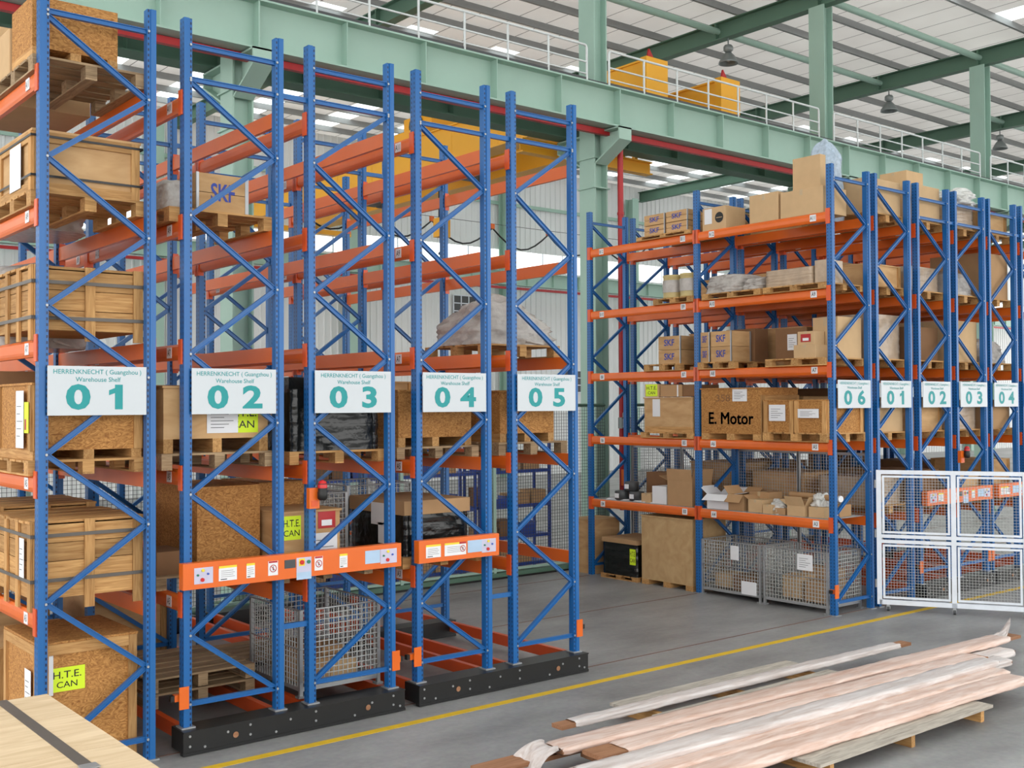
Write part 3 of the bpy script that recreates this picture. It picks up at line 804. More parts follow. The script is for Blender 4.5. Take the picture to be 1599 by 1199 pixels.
def lump(name, label, cat, x0, y0, z, w, d, h, mat='stretch_film', seed=0, flat=.6, amp=.12, n=56, group='film-wrapped loads', taper=.25):
    """sagging wrapped load: rounded block pulled in towards the top with folds in the film"""
    t = thing(name, label, cat, (x0+w/2, y0+d/2, z), 0, group)
    mb = MB(); vs = []; m = n//2
    for j in range(m+1):
        v = j/m
        for i in range(n):
            a = 2*math.pi*i/n
            ca, sa = math.cos(a), math.sin(a)
            k = (abs(ca)**(2/flat*1.6)+abs(sa)**(2/flat*1.6))**(-flat/(2*1.6))
            hh = min(v/.7, 1); top = max(0, (v-.7)/.3)
            rr = k*(1-taper*hh**2)*(1-top**1.4)
            f = 1 + amp*mnoise.noise(Vector((ca*2+seed*7.3, sa*2, hh*3))) + amp*.55*(.5-abs(mnoise.noise(Vector((ca*5+seed, sa*5, hh*6)))*2)) + amp*.3*mnoise.noise(Vector((ca*12+seed, sa*12, hh*15)))
            zz = h*(hh*.82 + .18*math.sin(top*math.pi/2))*(1+amp*.8*mnoise.noise(Vector((ca*1.5*(1-top)+seed, sa*1.5*(1-top), 2.2)))*(hh > .5))
            vs.append((w/2*rr*ca*f, d/2*rr*sa*f, zz))
    fs = []
    for j in range(m):
        for i in range(n): fs.append((j*n+i, j*n+(i+1) % n, (j+1)*n+(i+1) % n, (j+1)*n+i))
    mb.add(vs, fs, 0, True); mb.add(vs[:n], [tuple(range(n))[::-1]])
    build('film_cover', mb, mat, t)
    # gathered tail of film
    mb = MB(); mb.tube([(w*.1, -d*.46, h*.1), (w*.2, -d*.5, h*.05), (w*.3, -d*.52, .012)], [.03, .018, .006], 6)
    build('film_tail', mb, mat, t)
    return t
def wrapped_block(label, x0, y0, z, w, d, h, mat='black_wrap', seed=0, top=None, stk=(), cat='wrapped load', group='black-wrapped loads'):
    t = thing('wrapped_load', label, cat, (x0+w/2, y0+d/2, z), 0, group)
    nx, nz = 12, 44; per = []
    for (ax, ay, bx, by) in ((-1,-1,1,-1), (1,-1,1,1), (1,1,-1,1), (-1,1,-1,-1)):
        for i in range(nx): u = i/nx; per.append((ax+(bx-ax)*u, ay+(by-ay)*u))
    vs = []; n = len(per)
    for j in range(nz+1):
        v = j/nz
        for (px, py) in per:
            q = Vector((px*2+seed, py*2, v*9)); e = 1 - .003*abs(math.sin(v*17*math.pi)) + .016*mnoise.noise(q) + .007*mnoise.noise(Vector((px*2+seed, py*2, v*30)))
            r = .985 if max(abs(px), abs(py)) == 1 and abs(px) == abs(py) else 1
            vs.append((px*w/2*e*r, py*d/2*e*r, h*v))
    fs = [(j*n+i, j*n+(i+1) % n, (j+1)*n+(i+1) % n, (j+1)*n+i) for j in range(nz) for i in range(n)]
    mb = MB(); mb.add(vs, fs, 0, True); mb.add(vs[-n:], [tuple(range(n))]); mb.add(vs[:n], [tuple(range(n))[::-1]])
    build('wrap_film', mb, mat, t)
    if top:
        build('cardboard_cap', MB().box(-w/2-.01, -d/2-.01, h, w/2+.01, d/2+.01, h+.03).box(-w/2-.015, -d/2-.015, h-top, w/2+.015, -d/2-.011, h+.03).box(-w/2-.015, -d/2-.011, h-top, -w/2-.011, d/2+.01, h+.03), 'cardboard', t)
    for s in stk: sticker(t, s[0], s[1], w, d, h, *s[2:6], off=.02)
    return t
def wire_panel(w, h, pitch, r=.003, mat='wire', fx=None):
    """grid of wires in the XZ plane with a rim; shared"""
    def mk():
        mb = MB(); nx = max(1, round(w/pitch)); nz = max(1, round(h/pitch))
        for i in range(nx+1): mb.box(w*i/nx-r, -r, 0, w*i/nx+r, r, h)
        for j in range(nz+1): mb.box(0, -2*r, h*j/nz-r, w, -.0001, h*j/nz+r)
        return mb.mesh('mesh_panel', mat)
    return cached(('wire', round(w, 3), round(h, 3), pitch, r, mat), mk)
def cage(label, x0, y0, z, w, d, h, pitch=.05, leg=.1, rz=0, stk=(), group='wire mesh cages', face_plate=True, r=.003):
    t = thing('wire_mesh_cage', label, 'cage', (x0+w/2, y0+d/2, z), rz, group)
    hb = h-leg
    for nm_, W_, loc, ro in (('f', w, (-w/2, -d/2, leg), 0), ('b', w, (-w/2, d/2, leg), 0), ('l', d, (-w/2, -d/2, leg), math.pi/2), ('r', d, (w/2, -d/2, leg), math.pi/2)):
        o = put('mesh_panel', wire_panel(W_, hb, pitch, r), t, loc, (0, 0, ro)); o['kind'] = 'stuff'
    pm = cached(('cpost', round(h, 2)), lambda: MB().box(-.018, -.018, .02, .018, .018, h).box(-.04, -.04, 0, .04, .04, .02).mesh('corner_post', 'steel_grey'))
    for sx in (-1, 1):
        for sy in (-1, 1): put('corner_post', pm, t, (sx*(w/2-.01), sy*(d/2-.01), 0))
    mb = MB(); mb.box(-w/2, -d/2, leg-.04, w/2, -d/2+.03, leg); mb.box(-w/2, d/2-.03, leg-.04, w/2, d/2, leg); mb.box(-w/2, -d/2, leg-.04, -w/2+.03, d/2, leg); mb.box(w/2-.03, -d/2, leg-.04, w/2, d/2, leg)
    build('base_frame', mb, 'steel_grey', t)
    build('base_sheet', MB().box(-w/2+.03, -d/2+.03, leg-.02, w/2-.03, d/2-.03, leg-.01), 'steel_grey', t)
    mb = MB()
    for a, b in (((-w/2, -d/2), (w/2, -d/2)), ((w/2, -d/2), (w/2, d/2)), ((w/2, d/2), (-w/2, d/2)), ((-w/2, d/2), (-w/2, -d/2))): mb.tube([(*a, h), (*b, h)], .01, 6)
    build('top_rim', mb, 'steel_grey', t)
    mb = MB(); hm = leg+hb*.5
    mb.tube([(-w/2-.008, -d/2, hm), (-w/2-.008, d/2, hm)], .008, 6); mb.tube([(-w/2, -d/2-.008, hm), (w/2, -d/2-.008, hm)], .008, 6)
    build('mid_rail', mb, 'steel_grey', t)
    for s in stk: sticker(t, s[0], s[1], w, d, h, *s[2:6], off=.02)
    return t

# ---- rack 01 (left edge)
sheet_crate('tall strand-board crate on the floor of rack 01 with yellow label', .05, .15, 0, .83, 1.0, 1.13, 'osb', 'frame', stk=[('hte', 'f', .10, .62, .46, .80, .004), ('white', 'f', .02, .60, .14, .92, .006), ('paper', 'l', .70, .45, .88, .78, .03)])
plank_crate('slatted plank crate with loose lid boards on lowest shelf of rack 01', 0, .15, ZT[1], .93, 1.15, .76, rows=4, mids=1, slats=8, straps=(.32, .82), stk=[('paper', 'l', .74, .35, .86, .8)], legs=.1)
plank_crate('second slatted crate behind the front one on lowest shelf of rack 01', 0, 1.4, ZT[1], .93, 1.1, .8, rows=4, mids=1, slats=8, straps=(.3, .8), legs=.1, wm='plank')
pallet('pallet under the strand-board crate behind sign 01', -.05, .12, ZT[2], 1.0, 1.15, .13)
sheet_crate('strand-board crate standing behind the sign 01', .0, .16, ZT[2]+.13, .93, 1.05, .66, 'osb', 'edges', stk=[('paper', 'l', .62, .15, .84, .9, .03), ('fragile', 'l', .86, .35, .98, .75, .03)], feet=.08)
carton('dark brown carton behind the crate at sign 01 on the left edge', -.02, 1.36, ZT[2], .95, 1.1, .92, 'cardboard_dark', tape=False)
plank_crate('tall plank crate with two dark straps, third shelf of rack 01', .0, .15, ZT[3], .93, 1.15, .64, rows=3, mids=1, slats=8, straps=(.28, .76), legs=.09, gap=.0)
lump('wrapped_goods', 'goods under clear film behind the plank crate, third shelf of rack 01', 'wrapped load', 0, 1.38, ZT[3], .9, 1.0, .85, 'stretch_film', 3)
pallet('pallet under the strapped box near the top of rack 01', -.03, .14, ZT[4], 1.0, 1.15, .14)
sheet_crate('framed plank box with black straps near the top of rack 01', .0, .18, ZT[4]+.14, .91, 1.0, .53, 'plywood', 'frame', stk=[('white', 'l', .40, .1, .74, .84, .03)], straps=(.12, .46), lid=True)
lump('wrapped_goods', 'film-wrapped goods at left edge, second shelf from the top of rack 01', 'wrapped load', -.05, 1.4, ZT[4], .95, 1.0, .75, 'stretch_film', 5)
pallet('weathered pallet on the top shelf of rack 01', -.03, .1, ZT[5], .98, 1.2, .14, 'old_plank')
sheet_crate('strand-board crate on the topmost pallet of rack 01', .0, .22, ZT[5]+.14, .73, .62, .54, 'osb', 'none', lid=False, feet=.1)
carton('big plain carton beside the topmost crate of rack 01', -.02, .86, ZT[5]+.14, .7, .44, .42, 'cardboard_pale', tape=False)
carton('large tan carton at the top left corner of the picture', -.08, 1.36, ZT[5], .95, 1.1, .72, 'cardboard_pale', tape=False)
for k, (yy, hh, lb) in enumerate(((1.4, .9, 'brown crate in the dark behind the front crate on the floor of rack 01'), (2.75, 1.0, 'brown crate deep in the rear bay on the floor of rack 01'))):
    sheet_crate(lb, .05, yy, 0, .85, 1.05, hh, 'plywood', 'edges')  # the rear-bay crate is added to keep the depth dark
sheet_crate('grey-topped crate in the rear bay, lowest shelf of rack 01', .02, 2.8, ZT[1], .9, 1.1, .6, 'particle_board', 'edges')  # also added to darken the rear bay
# ---- rack 02
pallet('pallet carrying the blue-lettered box in rack 02', 1.2, .2, ZT[4], 1.05, 1.15, .14)
marked_box('wooden box with blue lettering high up in rack 02', 1.5, .28, ZT[4]+.14, .52, .5, .37, 'f', 1)
lump('wrapped_goods', 'small goods in clear film left of the lettered box in rack 02', 'wrapped load', 1.2, .3, ZT[4]+.14, .26, .5, .3, 'stretch_film', 9, amp=.1)
pallet('pallet under the pale crate behind sign 02', 1.1, .12, ZT[2], 1.12, 1.2, .15, 'old_plank')
sheet_crate('pale plywood crate with paper and yellow label behind sign 02', 1.14, .18, ZT[2]+.15, 1.04, 1.1, .62, 'plywood', 'none', stk=[('paper', 'f', .40, .29, .70, .68, .004), ('hte', 'f', .60, .29, .90, .74, .0015)], feet=.13)
build('loose_sheet', MB().box(1.05, .2, 0, 1.5, .9, .008), 'cardboard_dark').location.z = ZT[2]+.15+.62
tag(bpy.data.objects['loose_sheet'], 'loose dark cardboard sheet on the crate left of sign 02', 'sheet')
pallet('pallet under the strand-board crate behind the control panel of rack 02', 1.2, .5, ZT[1], 1.05, 1.2, .13, 'old_plank')
sheet_crate('big strand-board crate above the control panel of rack 02', 1.62, .55, ZT[1]+.13, .66, 1.05, .82, 'osb', 'none', lid=True)
carton('crumpled brown carton left of the big crate in rack 02', 1.24, .6, ZT[1]+.13, .3, .5, .22, 'cardboard_dark', tape=False)
for k in range(2):
    pallet(['upper grey empty pallet on the chassis of rack 02', 'lower grey empty pallet on the chassis of rack 02'][1-k], 1.22, .75, .235+.15*k, 1.1, 1.2, .14, 'old_plank')
sheet_crate('dark brown crate behind the empty pallets at the foot of rack 02', 1.3, 2.75, .235, .9, 1.0, .85, 'plywood', 'edges')
# ---- rack 03
pallet('pallet under the black-wrapped load behind sign 03', 2.4, .15, ZT[2], 1.12, 1.15, .13)
wrapped_block('black film-wrapped block on a pallet behind sign 03', 2.44, .2, ZT[2]+.13, 1.02, 1.05, .62, seed=2, stk=[('white', 'l', .40, .55, .50, .85), ('white', 'l', .62, .55, .72, .85)])
carton('black wrapped smaller carton on the left edge of the black load', 2.47, .3, ZT[2]+.75, .4, .5, .12, 'black_wrap', tape=False, group='black-wrapped loads')
pallet('pallet under the labelled crate above the control panel of rack 03', 2.3, .15, ZT[1], 1.05, 1.15, .13, 'old_plank')
sheet_crate('small plywood crate with yellow and red labels above the long control panel', 2.33, .2, ZT[1]+.13, .66, .7, .56, 'plywood', 'none', stk=[('hte', 'f', .02, .50, .33, .92, .003), ('red', 'f', .62, .66, .92, .96, .003), ('paper', 'f', .52, .10, .95, .58, .004)])
sheet_crate('strand-board crate behind the labelled crate in rack 03', 2.5, 1.0, ZT[1]+.13, .52, .9, .8, 'osb', 'none')
cage('wire mesh cage behind the labelled crate in rack 03', 3.02, .95, ZT[1], .5, .9, .78, .055, r=.003)
carton('brown carton inside the small wire cage of rack 03', 3.07, 1.05, ZT[1]+.1, .4, .6, .4, 'cardboard', tape=False)
cage('large wire mesh cage on the chassis under the long control panel', 2.55, .22, .235, .92, 1.1, .86, .055, r=.004)
for k, (a, b, c, d_, e, f_, mt) in enumerate(((2.62, .35, .1, .35, .3, .22, 'cardboard'), (3.0, .4, .1, .3, .35, .16, 'cardboard_pale'), (2.7, .75, .1, .4, .35, .3, 'cardboard_dark'), (3.1, .8, .1, .28, .3, .24, 'cardboard'))):
    carton('%s carton inside the large wire cage under the control panel' % ['tan front left', 'flat pale', 'tall dark brown', 'tan rear right'][k], a, b, .235+c, d_, e, f_, mt, group='cartons in the large cage', tape=False)
pallet('empty pallet on the chassis behind the wire cage of rack 03', 2.5, 1.45, .235, 1.05, 1.0, .14, 'old_plank')
# ---- rack 04
pallet('pallet under the front crate behind sign 04', 3.75, .3, ZT[2], 1.1, 1.15, .13, 'old_plank')
sheet_crate('strand-board crate behind sign 04 with white straps', 3.8, .35, ZT[2]+.13, .98, 1.05, .62, 'osb', 'none', lid=True, feet=.1, stk=[('fragile', 'f', .42, .86, .52, .98, .003)])
pallet('pallet behind the front crate at sign 04', 3.75, 1.5, ZT[2], 1.1, 1.1, .13, 'old_plank')
sheet_crate('wooden crate with raised lid behind the front crate at sign 04', 3.8, 1.52, ZT[2]+.13, .98, 1.0, .74, 'plywood', 'edges')
pallet('pallet under the black load above the short control panel', 3.72, .15, ZT[1], 1.08, 1.2, .12)
wrapped_block('black-wrapped load with cardboard cap above the short control panel', 3.78, .2, ZT[1]+.12, .84, 1.1, .56, seed=5, top=.12, stk=[('white', 'l', .42, .55, .82, .98), ('white', 'l', .55, .2, .75, .6)])
cage('wire mesh cage in the rear of rack 04 lowest shelf', 3.85, 1.5, ZT[1], .9, 1.0, .8, .055, r=.003)
# ---- rack 05
pallet('pallet under the film-wrapped machine above sign 05', 4.98, .35, ZT[3], 1.15, 1.2, .14)
lump('wrapped_machine', 'grey film-wrapped machine part on a pallet above sign 05', 'wrapped load', 5.0, .4, ZT[3]+.14, 1.12, 1.1, .62, 'stretch_film', 14, amp=.2, taper=.42)
pallet('pallet under the crate behind sign 05', 5.1, .25, ZT[2], 1.05, 1.2, .15, 'old_plank')
sheet_crate('strand-board crate behind sign 05', 5.16, .3, ZT[2]+.15, .82, 1.1, .6, 'osb', 'none', feet=.1)
# ---- rack 06 contents, bay A near, bay B far (aisle face at X6)
cage('wire mesh cage on the floor of rack 06, nearest the blue end frame', 11.24, .16, 0, .85, 1.17, .9, .055, .12, stk=[('paper', 'l', .55, .68, .79, .95)], r=.0042)
cage('wire mesh cage on the floor of rack 06, beside the tan crate', 11.24, 1.4, 0, .85, 1.2, .9, .055, .12, stk=[('white', 'l', .52, .7, .66, .95), ('white', 'l', .7, .12, .95, .35)], r=.0042)
for k, (a, b, w_, d_, h_, mt) in enumerate(((11.35, .25, .5, .4, .3, 'cardboard'), (11.4, .75, .4, .35, .35, 'cardboard_pale'), (11.3, 1.55, .5, .45, .25, 'cardboard_dark'), (11.4, 2.1, .4, .35, .22, 'cardboard_pale'), (11.75, .4, .3, .6, .45, 'cardboard'))):
    carton(['tan carton low in the near cage of rack 06', 'pale carton in the near cage of rack 06', 'dark carton in the far cage of rack 06', 'pale carton in the far cage of rack 06', 'tall tan carton at the back of the near cage of rack 06'][k], a, b, .13, w_, d_, h_, mt, group='cartons in the floor cages', tape=False)
sheet_crate('tall tan particle-board crate on the floor of rack 06', 11.24, 2.8, .0, .85, 1.18, 1.2, 'particle_board', 'none', feet=.09, lid=True, fx=True)
wrapped_block('black-wrapped low load under the far bay of rack 06', 11.24, 4.1, .08, .85, .86, .62, seed=8, top=.05, stk=[('hte', 'l', .82, .35, .99, .8)])
pallet('pallet under the black-wrapped load on the floor of rack 06', 11.22, 4.08, 0, .9, .92, .08, nb=5)
sheet_crate('brown crate at the back of the floor behind the far cage of rack 06', 11.3, 5.3, 0, .7, .6, 1.0, 'plywood', 'none')
# first shelf: wire deck and small goods
for b_ in range(2):
    dk = put('wire_deck', wire_panel(.96, BAY-.16, .05, .003), None, (X6+.02, BAY*b_+.13, ZT[1]+.004), (-math.pi/2, 0, 0))
    dk.scale = (1, 1, 1); dk['kind'] = 'stuff'
    tag(dk, ['fine wire mesh deck on the lowest shelf, near bay of rack 06', 'fine wire mesh deck on the lowest shelf, far bay of rack 06'][b_], 'shelf deck', 'wire decks')
ZS = ZT[1]+.012
open_carton('tall open brown carton on the wire shelf of rack 06', 11.26, 2.82, ZS, .5, .56, .42, 'cardboard', (80, 20, 85, -40), .2)
carton('white printed carton beside the tall open carton on the wire shelf', 11.28, 3.42, ZS, .4, .34, .3, 'paper', tape=False)
carton('small flat tan carton at the left of the white printed carton', 11.28, 3.8, ZS, .3, .22, .16, 'cardboard_pale')
for k, (a, b, z_) in enumerate(((11.45, 4.3, 0), (11.4, 4.62, 0), (11.47, 4.44, .17))):
    t = thing('paint_can', ['dark can with white label, right of the pair below', 'dark can with white label, left of the pair below', 'dark can with white label stacked on two others'][k], 'can', (a, b, ZS+z_), 0, 'dark cans on the wire shelf')
    build('can_body', MB().lathe([(0, 0), (.13, 0), (.13, .155), (.12, .165), (0, .165)], 18), 'dark_grey', t)
    build('can_label', MB().box(-.134, -.05, .04, -.128, .05, .12), 'paper', t)
for k, (a, b, w_, d_, rz_) in enumerate(((11.3, 4.55, .3, .4, .3), (11.28, 4.1, .22, .34, -.2), (11.27, 3.85, .2, .16, .1), (11.28, 4.85, .25, .3, .6))):
    mb = MB()
    for q in range(3): mb.box(-w_/2+.01*q, -d_/2, .006*q, w_/2, d_/2-.01*q, .006*q+.005)
    tag(build('paper_stack', mb, 'paper', None, (a+w_/2, b+d_/2-.2, ZS), (0, 0, rz_)), ['wide loose white papers left on the wire shelf', 'white papers in front of the dark cans', 'small white sheet near the flat tan carton', 'white papers at the far end of the wire shelf'][k], 'papers', 'papers on the wire shelf')
carton('brown carton at the back of the far wire shelf', 11.75, 3.2, ZS, .4, .6, .46, 'cardboard_dark', tape=False)
carton('second brown carton at the back of the far wire shelf', 11.75, 3.85, ZS, .4, .5, .5, 'cardboard_dark', tape=False)
open_carton('white carton with torn open flap tilted on the wire shelf', 11.28, 2.1, ZS, .42, .42, .24, 'paper', (10, 40, -30, 30), .18, rz=.12)
open_carton('open brown carton with hanging flap next to the white torn carton', 11.3, 1.78, ZS, .38, .3, .26, 'cardboard', (-30, 50, -50, 35), .16)
for k, (a, b, w_, d_, h_, mt) in enumerate(((11.3, 1.4, .3, .28, .2, 'cardboard_pale'), (11.26, 1.18, .2, .18, .14, 'cardboard_pale'), (11.6, 1.5, .35, .4, .3, 'cardboard'), (11.55, .6, .4, .5, .22, 'cardboard'), (11.3, .25, .36, .28, .16, 'cardboard_pale'), (11.62, .2, .3, .36, .18, 'cardboard'), (11.28, .95, .16, .2, .1, 'cardboard'), (11.36, 1.22, .22, .14, .07, 'red'))):
    carton(['pale small carton in the middle of the near wire shelf', 'tiny pale carton at the shelf edge', 'tan carton behind the small cartons on the near wire shelf', 'flat tan carton under the paper tube', 'pale carton beside the blue end frame on the wire shelf', 'tan carton at the back by the end frame', 'tiny tan carton at the shelf edge, near bay', 'thin red carton lying on the near wire shelf'][k], a, b, ZS, w_, d_, h_, mt, group='small cartons on the wire shelf', tape=(k < 6))
open_carton('open carton with upright flap in the near wire shelf', 11.27, .58, ZS, .3, .32, .16, 'cardboard_pale', (60, 30, 62, 20), .16)
for k, (a, b, rz_, ln, r_) in enumerate(((11.5, .55, 1.35, 1.1, .045), (11.7, 1.9, 1.5, .9, .05))):
    t = thing('paper_tube', ['brown paper tube lying across cartons near the end frame', 'brown paper tube lying at the back of the near wire shelf'][k], 'tube', (a, b, ZS+(.3 if k == 0 else .07)), rz_, 'paper tubes')
    build('tube_wall', MB().tube([(-ln/2, 0, 0), (ln/2, 0, 0)], r_, 14), 'cardboard', t)
    build('end_cap', MB().tube([(-ln/2-.004, 0, 0), (-ln/2+.03, 0, 0)], r_*1.06, 14), 'paper', t)
for k, (a, b, w_) in enumerate(((11.3, 1.0, .3), (11.5, 1.15, .26), (11.35, .3, .22))):
    lump('film_bundle', ['crumpled clear film on the near wire shelf by the small cartons', 'crumpled clear film behind the small cartons', 'small film bundle near the end frame on the wire shelf'][k], 'film', a, b, ZS+(0 if k < 2 else .165), w_, w_, .2, 'crumpled_film', 20+k, amp=.4, group='crumpled film bundles')
# second shelf
em = sheet_crate('strand-board crate hand-lettered E. Motor in rack 06', 11.2, 1.33, ZT[2], .95, 1.22, .84, 'osb', 'none', lid=True, feet=.1, fx=True, stk=[('paper', 'l', .54, .74, .78, .98, .004)])
mb = MB()
for q in range(5): mb.text('E. Motor', .27, (.006*math.cos(q*1.26), 0, .006*math.sin(q*1.26)), (1, 0, 0), (0, 0, 1), 0, 0, .95)
mb.text('358', .16, (-.15, 0, .33), (1, 0, 0), (0, 0, 1), 1, 0, 1.3)
lt = build('hand_lettering', mb, ['black', 'cardboard_dark'], em, (-.475-.004, .0, .34), (0, 0, -math.pi/2))
for xx in (-.44, .44): build('batten', MB().box(xx-.04, -.632, 0, xx+.04, -.61, .72), 'plank_z', em)
for zz in (.0, .64): build('batten', MB().box(-.4, -.632, zz, .4, -.61, zz+.08), 'plank_x', em)
pallet('pallet under the pair of boxes beside the motor crate', 11.15, .08, ZT[2], 1.05, 1.18, .14)
sheet_crate('strand-board box with white paper, left of the pair beside the motor crate', 11.18, .69, ZT[2]+.14, .9, .56, .5, 'osb', 'edges', stk=[('paper', 'l', .2, .35, .75, .85, .026)], lid=True)
sheet_crate('strand-board box with white paper, right of the pair by the end frame', 11.18, .1, ZT[2]+.14, .9, .57, .5, 'osb', 'edges', stk=[('paper', 'l', .12, .45, .78, .72, .026)], lid=True)
pallet('lower pallet under the plywood crate in the far bay of rack 06', 11.17, 2.72, ZT[2], 1.05, 1.2, .1)
sheet_crate('pale plywood crate with white pouch in the far bay of rack 06', 11.2, 2.75, ZT[2]+.1, .95, 1.1, .6, 'plywood', 'none', feet=.1, stk=[('white', 'l', .18, .45, .34, .95, .003)])
carton('carton with white stripe on top of the pale plywood crate', 11.25, 3.02, ZT[2]+.71, .6, .5, .2, 'cardboard', stk=[('white', 'l', .78, 0, .84, 1)], tape=False)
carton('carton with yellow label on top of the pale plywood crate', 11.22, 3.54, ZT[2]+.71, .6, .32, .22, 'cardboard_pale', stk=[('hte', 'l', .1, .05, .95, .98)], tape=False)
carton('brown carton on the plywood crate beside the blue middle post', 11.25, 2.72, ZT[2]+.71, .6, .28, .2, 'cardboard_dark', tape=False)
# third shelf
pallet('pallet under the lettered boxes, far bay third shelf', 11.17, 2.98, ZT[3], 1.05, .85, .12)
marked_box('lettered wooden box with two marks, far bay third shelf', 11.28, 3.08, ZT[3]+.12, .5, .5, .48, 'l', 2)
pallet('pallet under the pair of lettered boxes, near bay third shelf', 11.17, 1.82, ZT[3], 1.05, .78, .12)
marked_box('lettered wooden box with two marks, left of the near pair on third shelf', 11.26, 2.42, ZT[3]+.12, .5, .2, .5, 'l', 2)
marked_box('lettered wooden box with two marks, right of the near pair on third shelf', 11.24, 1.95, ZT[3]+.12, .5, .42, .5, 'l', 2)
pallet('pallet under cartons by the end frame, third shelf', 11.15, .1, ZT[3], 1.05, 1.1, .12)
carton('tan carton behind the end frame, third shelf of rack 06', 11.5, .12, ZT[3]+.12, .62, .45, .62, 'cardboard_pale')
carton('grey-tan carton with green sticker, third shelf of rack 06', 11.2, .3, ZT[3]+.12, .3, .4, .2, 'cardboard_pale')
carton('small carton with red label stacked, third shelf of rack 06', 11.22, .34, ZT[3]+.322, .26, .3, .2, 'cardboard_pale', stk=[('red', 'l', .2, .2, .8, .8)])
carton('brown carton with paper at the back, third shelf of rack 06', 11.6, .75, ZT[3]+.12, .5, .6, .5, 'cardboard_dark', stk=[('paper', 'l', .4, .3, .7, .8)], tape=False)
carton('dark brown carton behind lettered pair, third shelf', 11.78, 1.9, ZT[3]+.12, .35, .6, .55, 'cardboard_dark', tape=False)
# fourth shelf
pallet('pallet under the wrapped drums, far bay fourth shelf', 11.17, 2.7, ZT[4], 1.0, .9, .1)
for k, yy in enumerate((2.93, 3.32)):
    t = thing('wrapped_drum', ['small drum under film beside the blue middle post', 'small drum under film, left of the drum pair'][k], 'drum', (11.38, yy, ZT[4]+.1), 0, 'film-wrapped drums')
    build('drum_body', MB().lathe([(0, 0), (.17, 0), (.175, .02), (.17, .05), (.175, .18), (.17, .2), (.175, .22), (.172, .36), (.178, .37), (.178, .4), (0, .4)], 20), 'drum', t)
    build('film_band', MB().lathe([(.181, .1), (.184, .2), (.181, .31)], 20), 'stretch_film', t)
    build('bung', MB().lathe([(0, .42), (.025, .42), (.025, .4)], 10, (.08, 0, 0)), 'dark_grey', t)
pallet('pallet under film-wrapped pipes, near bay fourth shelf', 11.17, 1.3, ZT[4], 1.0, 1.2, .1)
lump('wrapped_goods', 'film-wrapped cartons next to the blue middle post, fourth shelf', 'wrapped load', 11.2, 1.75, ZT[4]+.1, .8, .75, .34, 'stretch_film', 31, taper=.12)
lump('wrapped_goods', 'flat film-wrapped bundle in the middle of the near bay, fourth shelf', 'wrapped load', 11.22, 1.32, ZT[4]+.1, .8, .4, .22, 'stretch_film', 32, taper=.1)
pallet('pallet under the film-wrapped carton by the end frame, fourth shelf', 11.17, .1, ZT[4], 1.0, 1.15, .1)
wrapped_block('pale film-wrapped carton on fourth shelf of rack 06', 11.22, .38, ZT[4]+.1,   .7, .85, .26, 'film_carton', 33, group='film-wrapped loads')
carton('film-wrapped small pale box at the end frame, fourth shelf', 11.25, .12, ZT[4]+.1, .4, .22, .34, 'film_carton', tape=False)
# top shelf
pallet('pallet under the lettered boxes on the top shelf of rack 06', 11.17, 2.74, ZT[5], 1.0, 1.25, .07)
for k, (yy, zz) in enumerate(((3.4, 0), (3.4, .19), (2.88, 0), (2.88, .19))):
    marked_box('lettered wooden box on the top shelf, %s of the block of four' % ['lower left', 'upper left', 'lower right', 'upper right'][k], 11.26, yy, ZT[5]+.07+zz, .5, .48, .185, 'l', 1, group='lettered boxes on the top shelf')
carton('tan carton with black disc print on the top shelf', 11.26, 2.05, ZT[5], .5, .5, .38, 'cardboard_pale', stk=[('blackdisc', 'l', .55, .3, .9, .76), ('white', 'l', .1, .3, .42, .95)], tape=False)
carton('large carton on the top shelf, left of the big pair', 11.22, .98, ZT[5], .6, .56, .44, 'cardboard_pale')
carton('large carton on the top shelf, right of the big pair', 11.22, .16, ZT[5], .6, .78, .4, 'cardboard_pale')
carton('tall narrow carton standing on the big carton at the very top', 11.3, .26, ZT[5]+.402, .14, .5, .5, 'cardboard_pale', tape=False)
lump('wrapped_column', 'upright bundle in blue-white bubble wrap behind the end frame top', 'wrapped load', 11.95, .55, ZT[5], .42, .42, 1.25, 'bubble_wrap', 41, amp=.22, taper=.15)
carton('brown carton on the top shelf behind the lettered boxes', 11.78, 2.7, ZT[5]+.07, .3, .5, .4, 'cardboard_dark', tape=False)
# ---- right group, ends of racks seen between their frames
SH = ['floor', 'lowest shelf', 'second shelf', 'third shelf', 'fourth shelf', 'top shelf']
def stack(xr, tagtxt, lv, kind, h, seed):
    sh = SH[lv]
    pallet('pallet on the %s, end of %s' % (sh, tagtxt), xr+.0, .1, ZT[lv], 1.0, 1.15, .13)
    z = ZT[lv]+.13
    if kind == 'c': carton('tan carton on the %s of %s' % (sh, tagtxt), xr+.05, .15, z, .9, 1.0, h, random.choice(['cardboard', 'cardboard_pale']))
    elif kind == 'd': carton('brown carton on the %s of %s' % (sh, tagtxt), xr+.08, .2, z, .85, .9, h, 'cardboard_dark', tape=False)
    elif kind == 'w': wrapped_block('pale film-wrapped carton on the %s of %s' % (sh, tagtxt), xr+.06, .18, z, .88, .95, h, 'film_carton', seed, group='film-wrapped loads')
    elif kind == 'l': lump('wrapped_goods', 'film-wrapped goods on the %s of %s' % (sh, tagtxt), 'wrapped load', xr+.05, .15, z, .9, 1.0, h, 'stretch_film', seed)
    elif kind == 'o': sheet_crate('plywood crate on the %s of %s' % (sh, tagtxt), xr+.05, .18, z, .9, .98, h, 'plywood', 'edges')
    elif kind == 'k': wrapped_block('dark wrapped load on the %s of %s' % (sh, tagtxt), xr+.06, .18, z, .88, .95, h, 'black_wrap', seed)
names = [('the first rack right of sign 06', Z1), ('the second rack right of sign 06', Z2), ('the third rack right of sign 06', Z3), ('the fourth rack, at the right edge', Z4)]
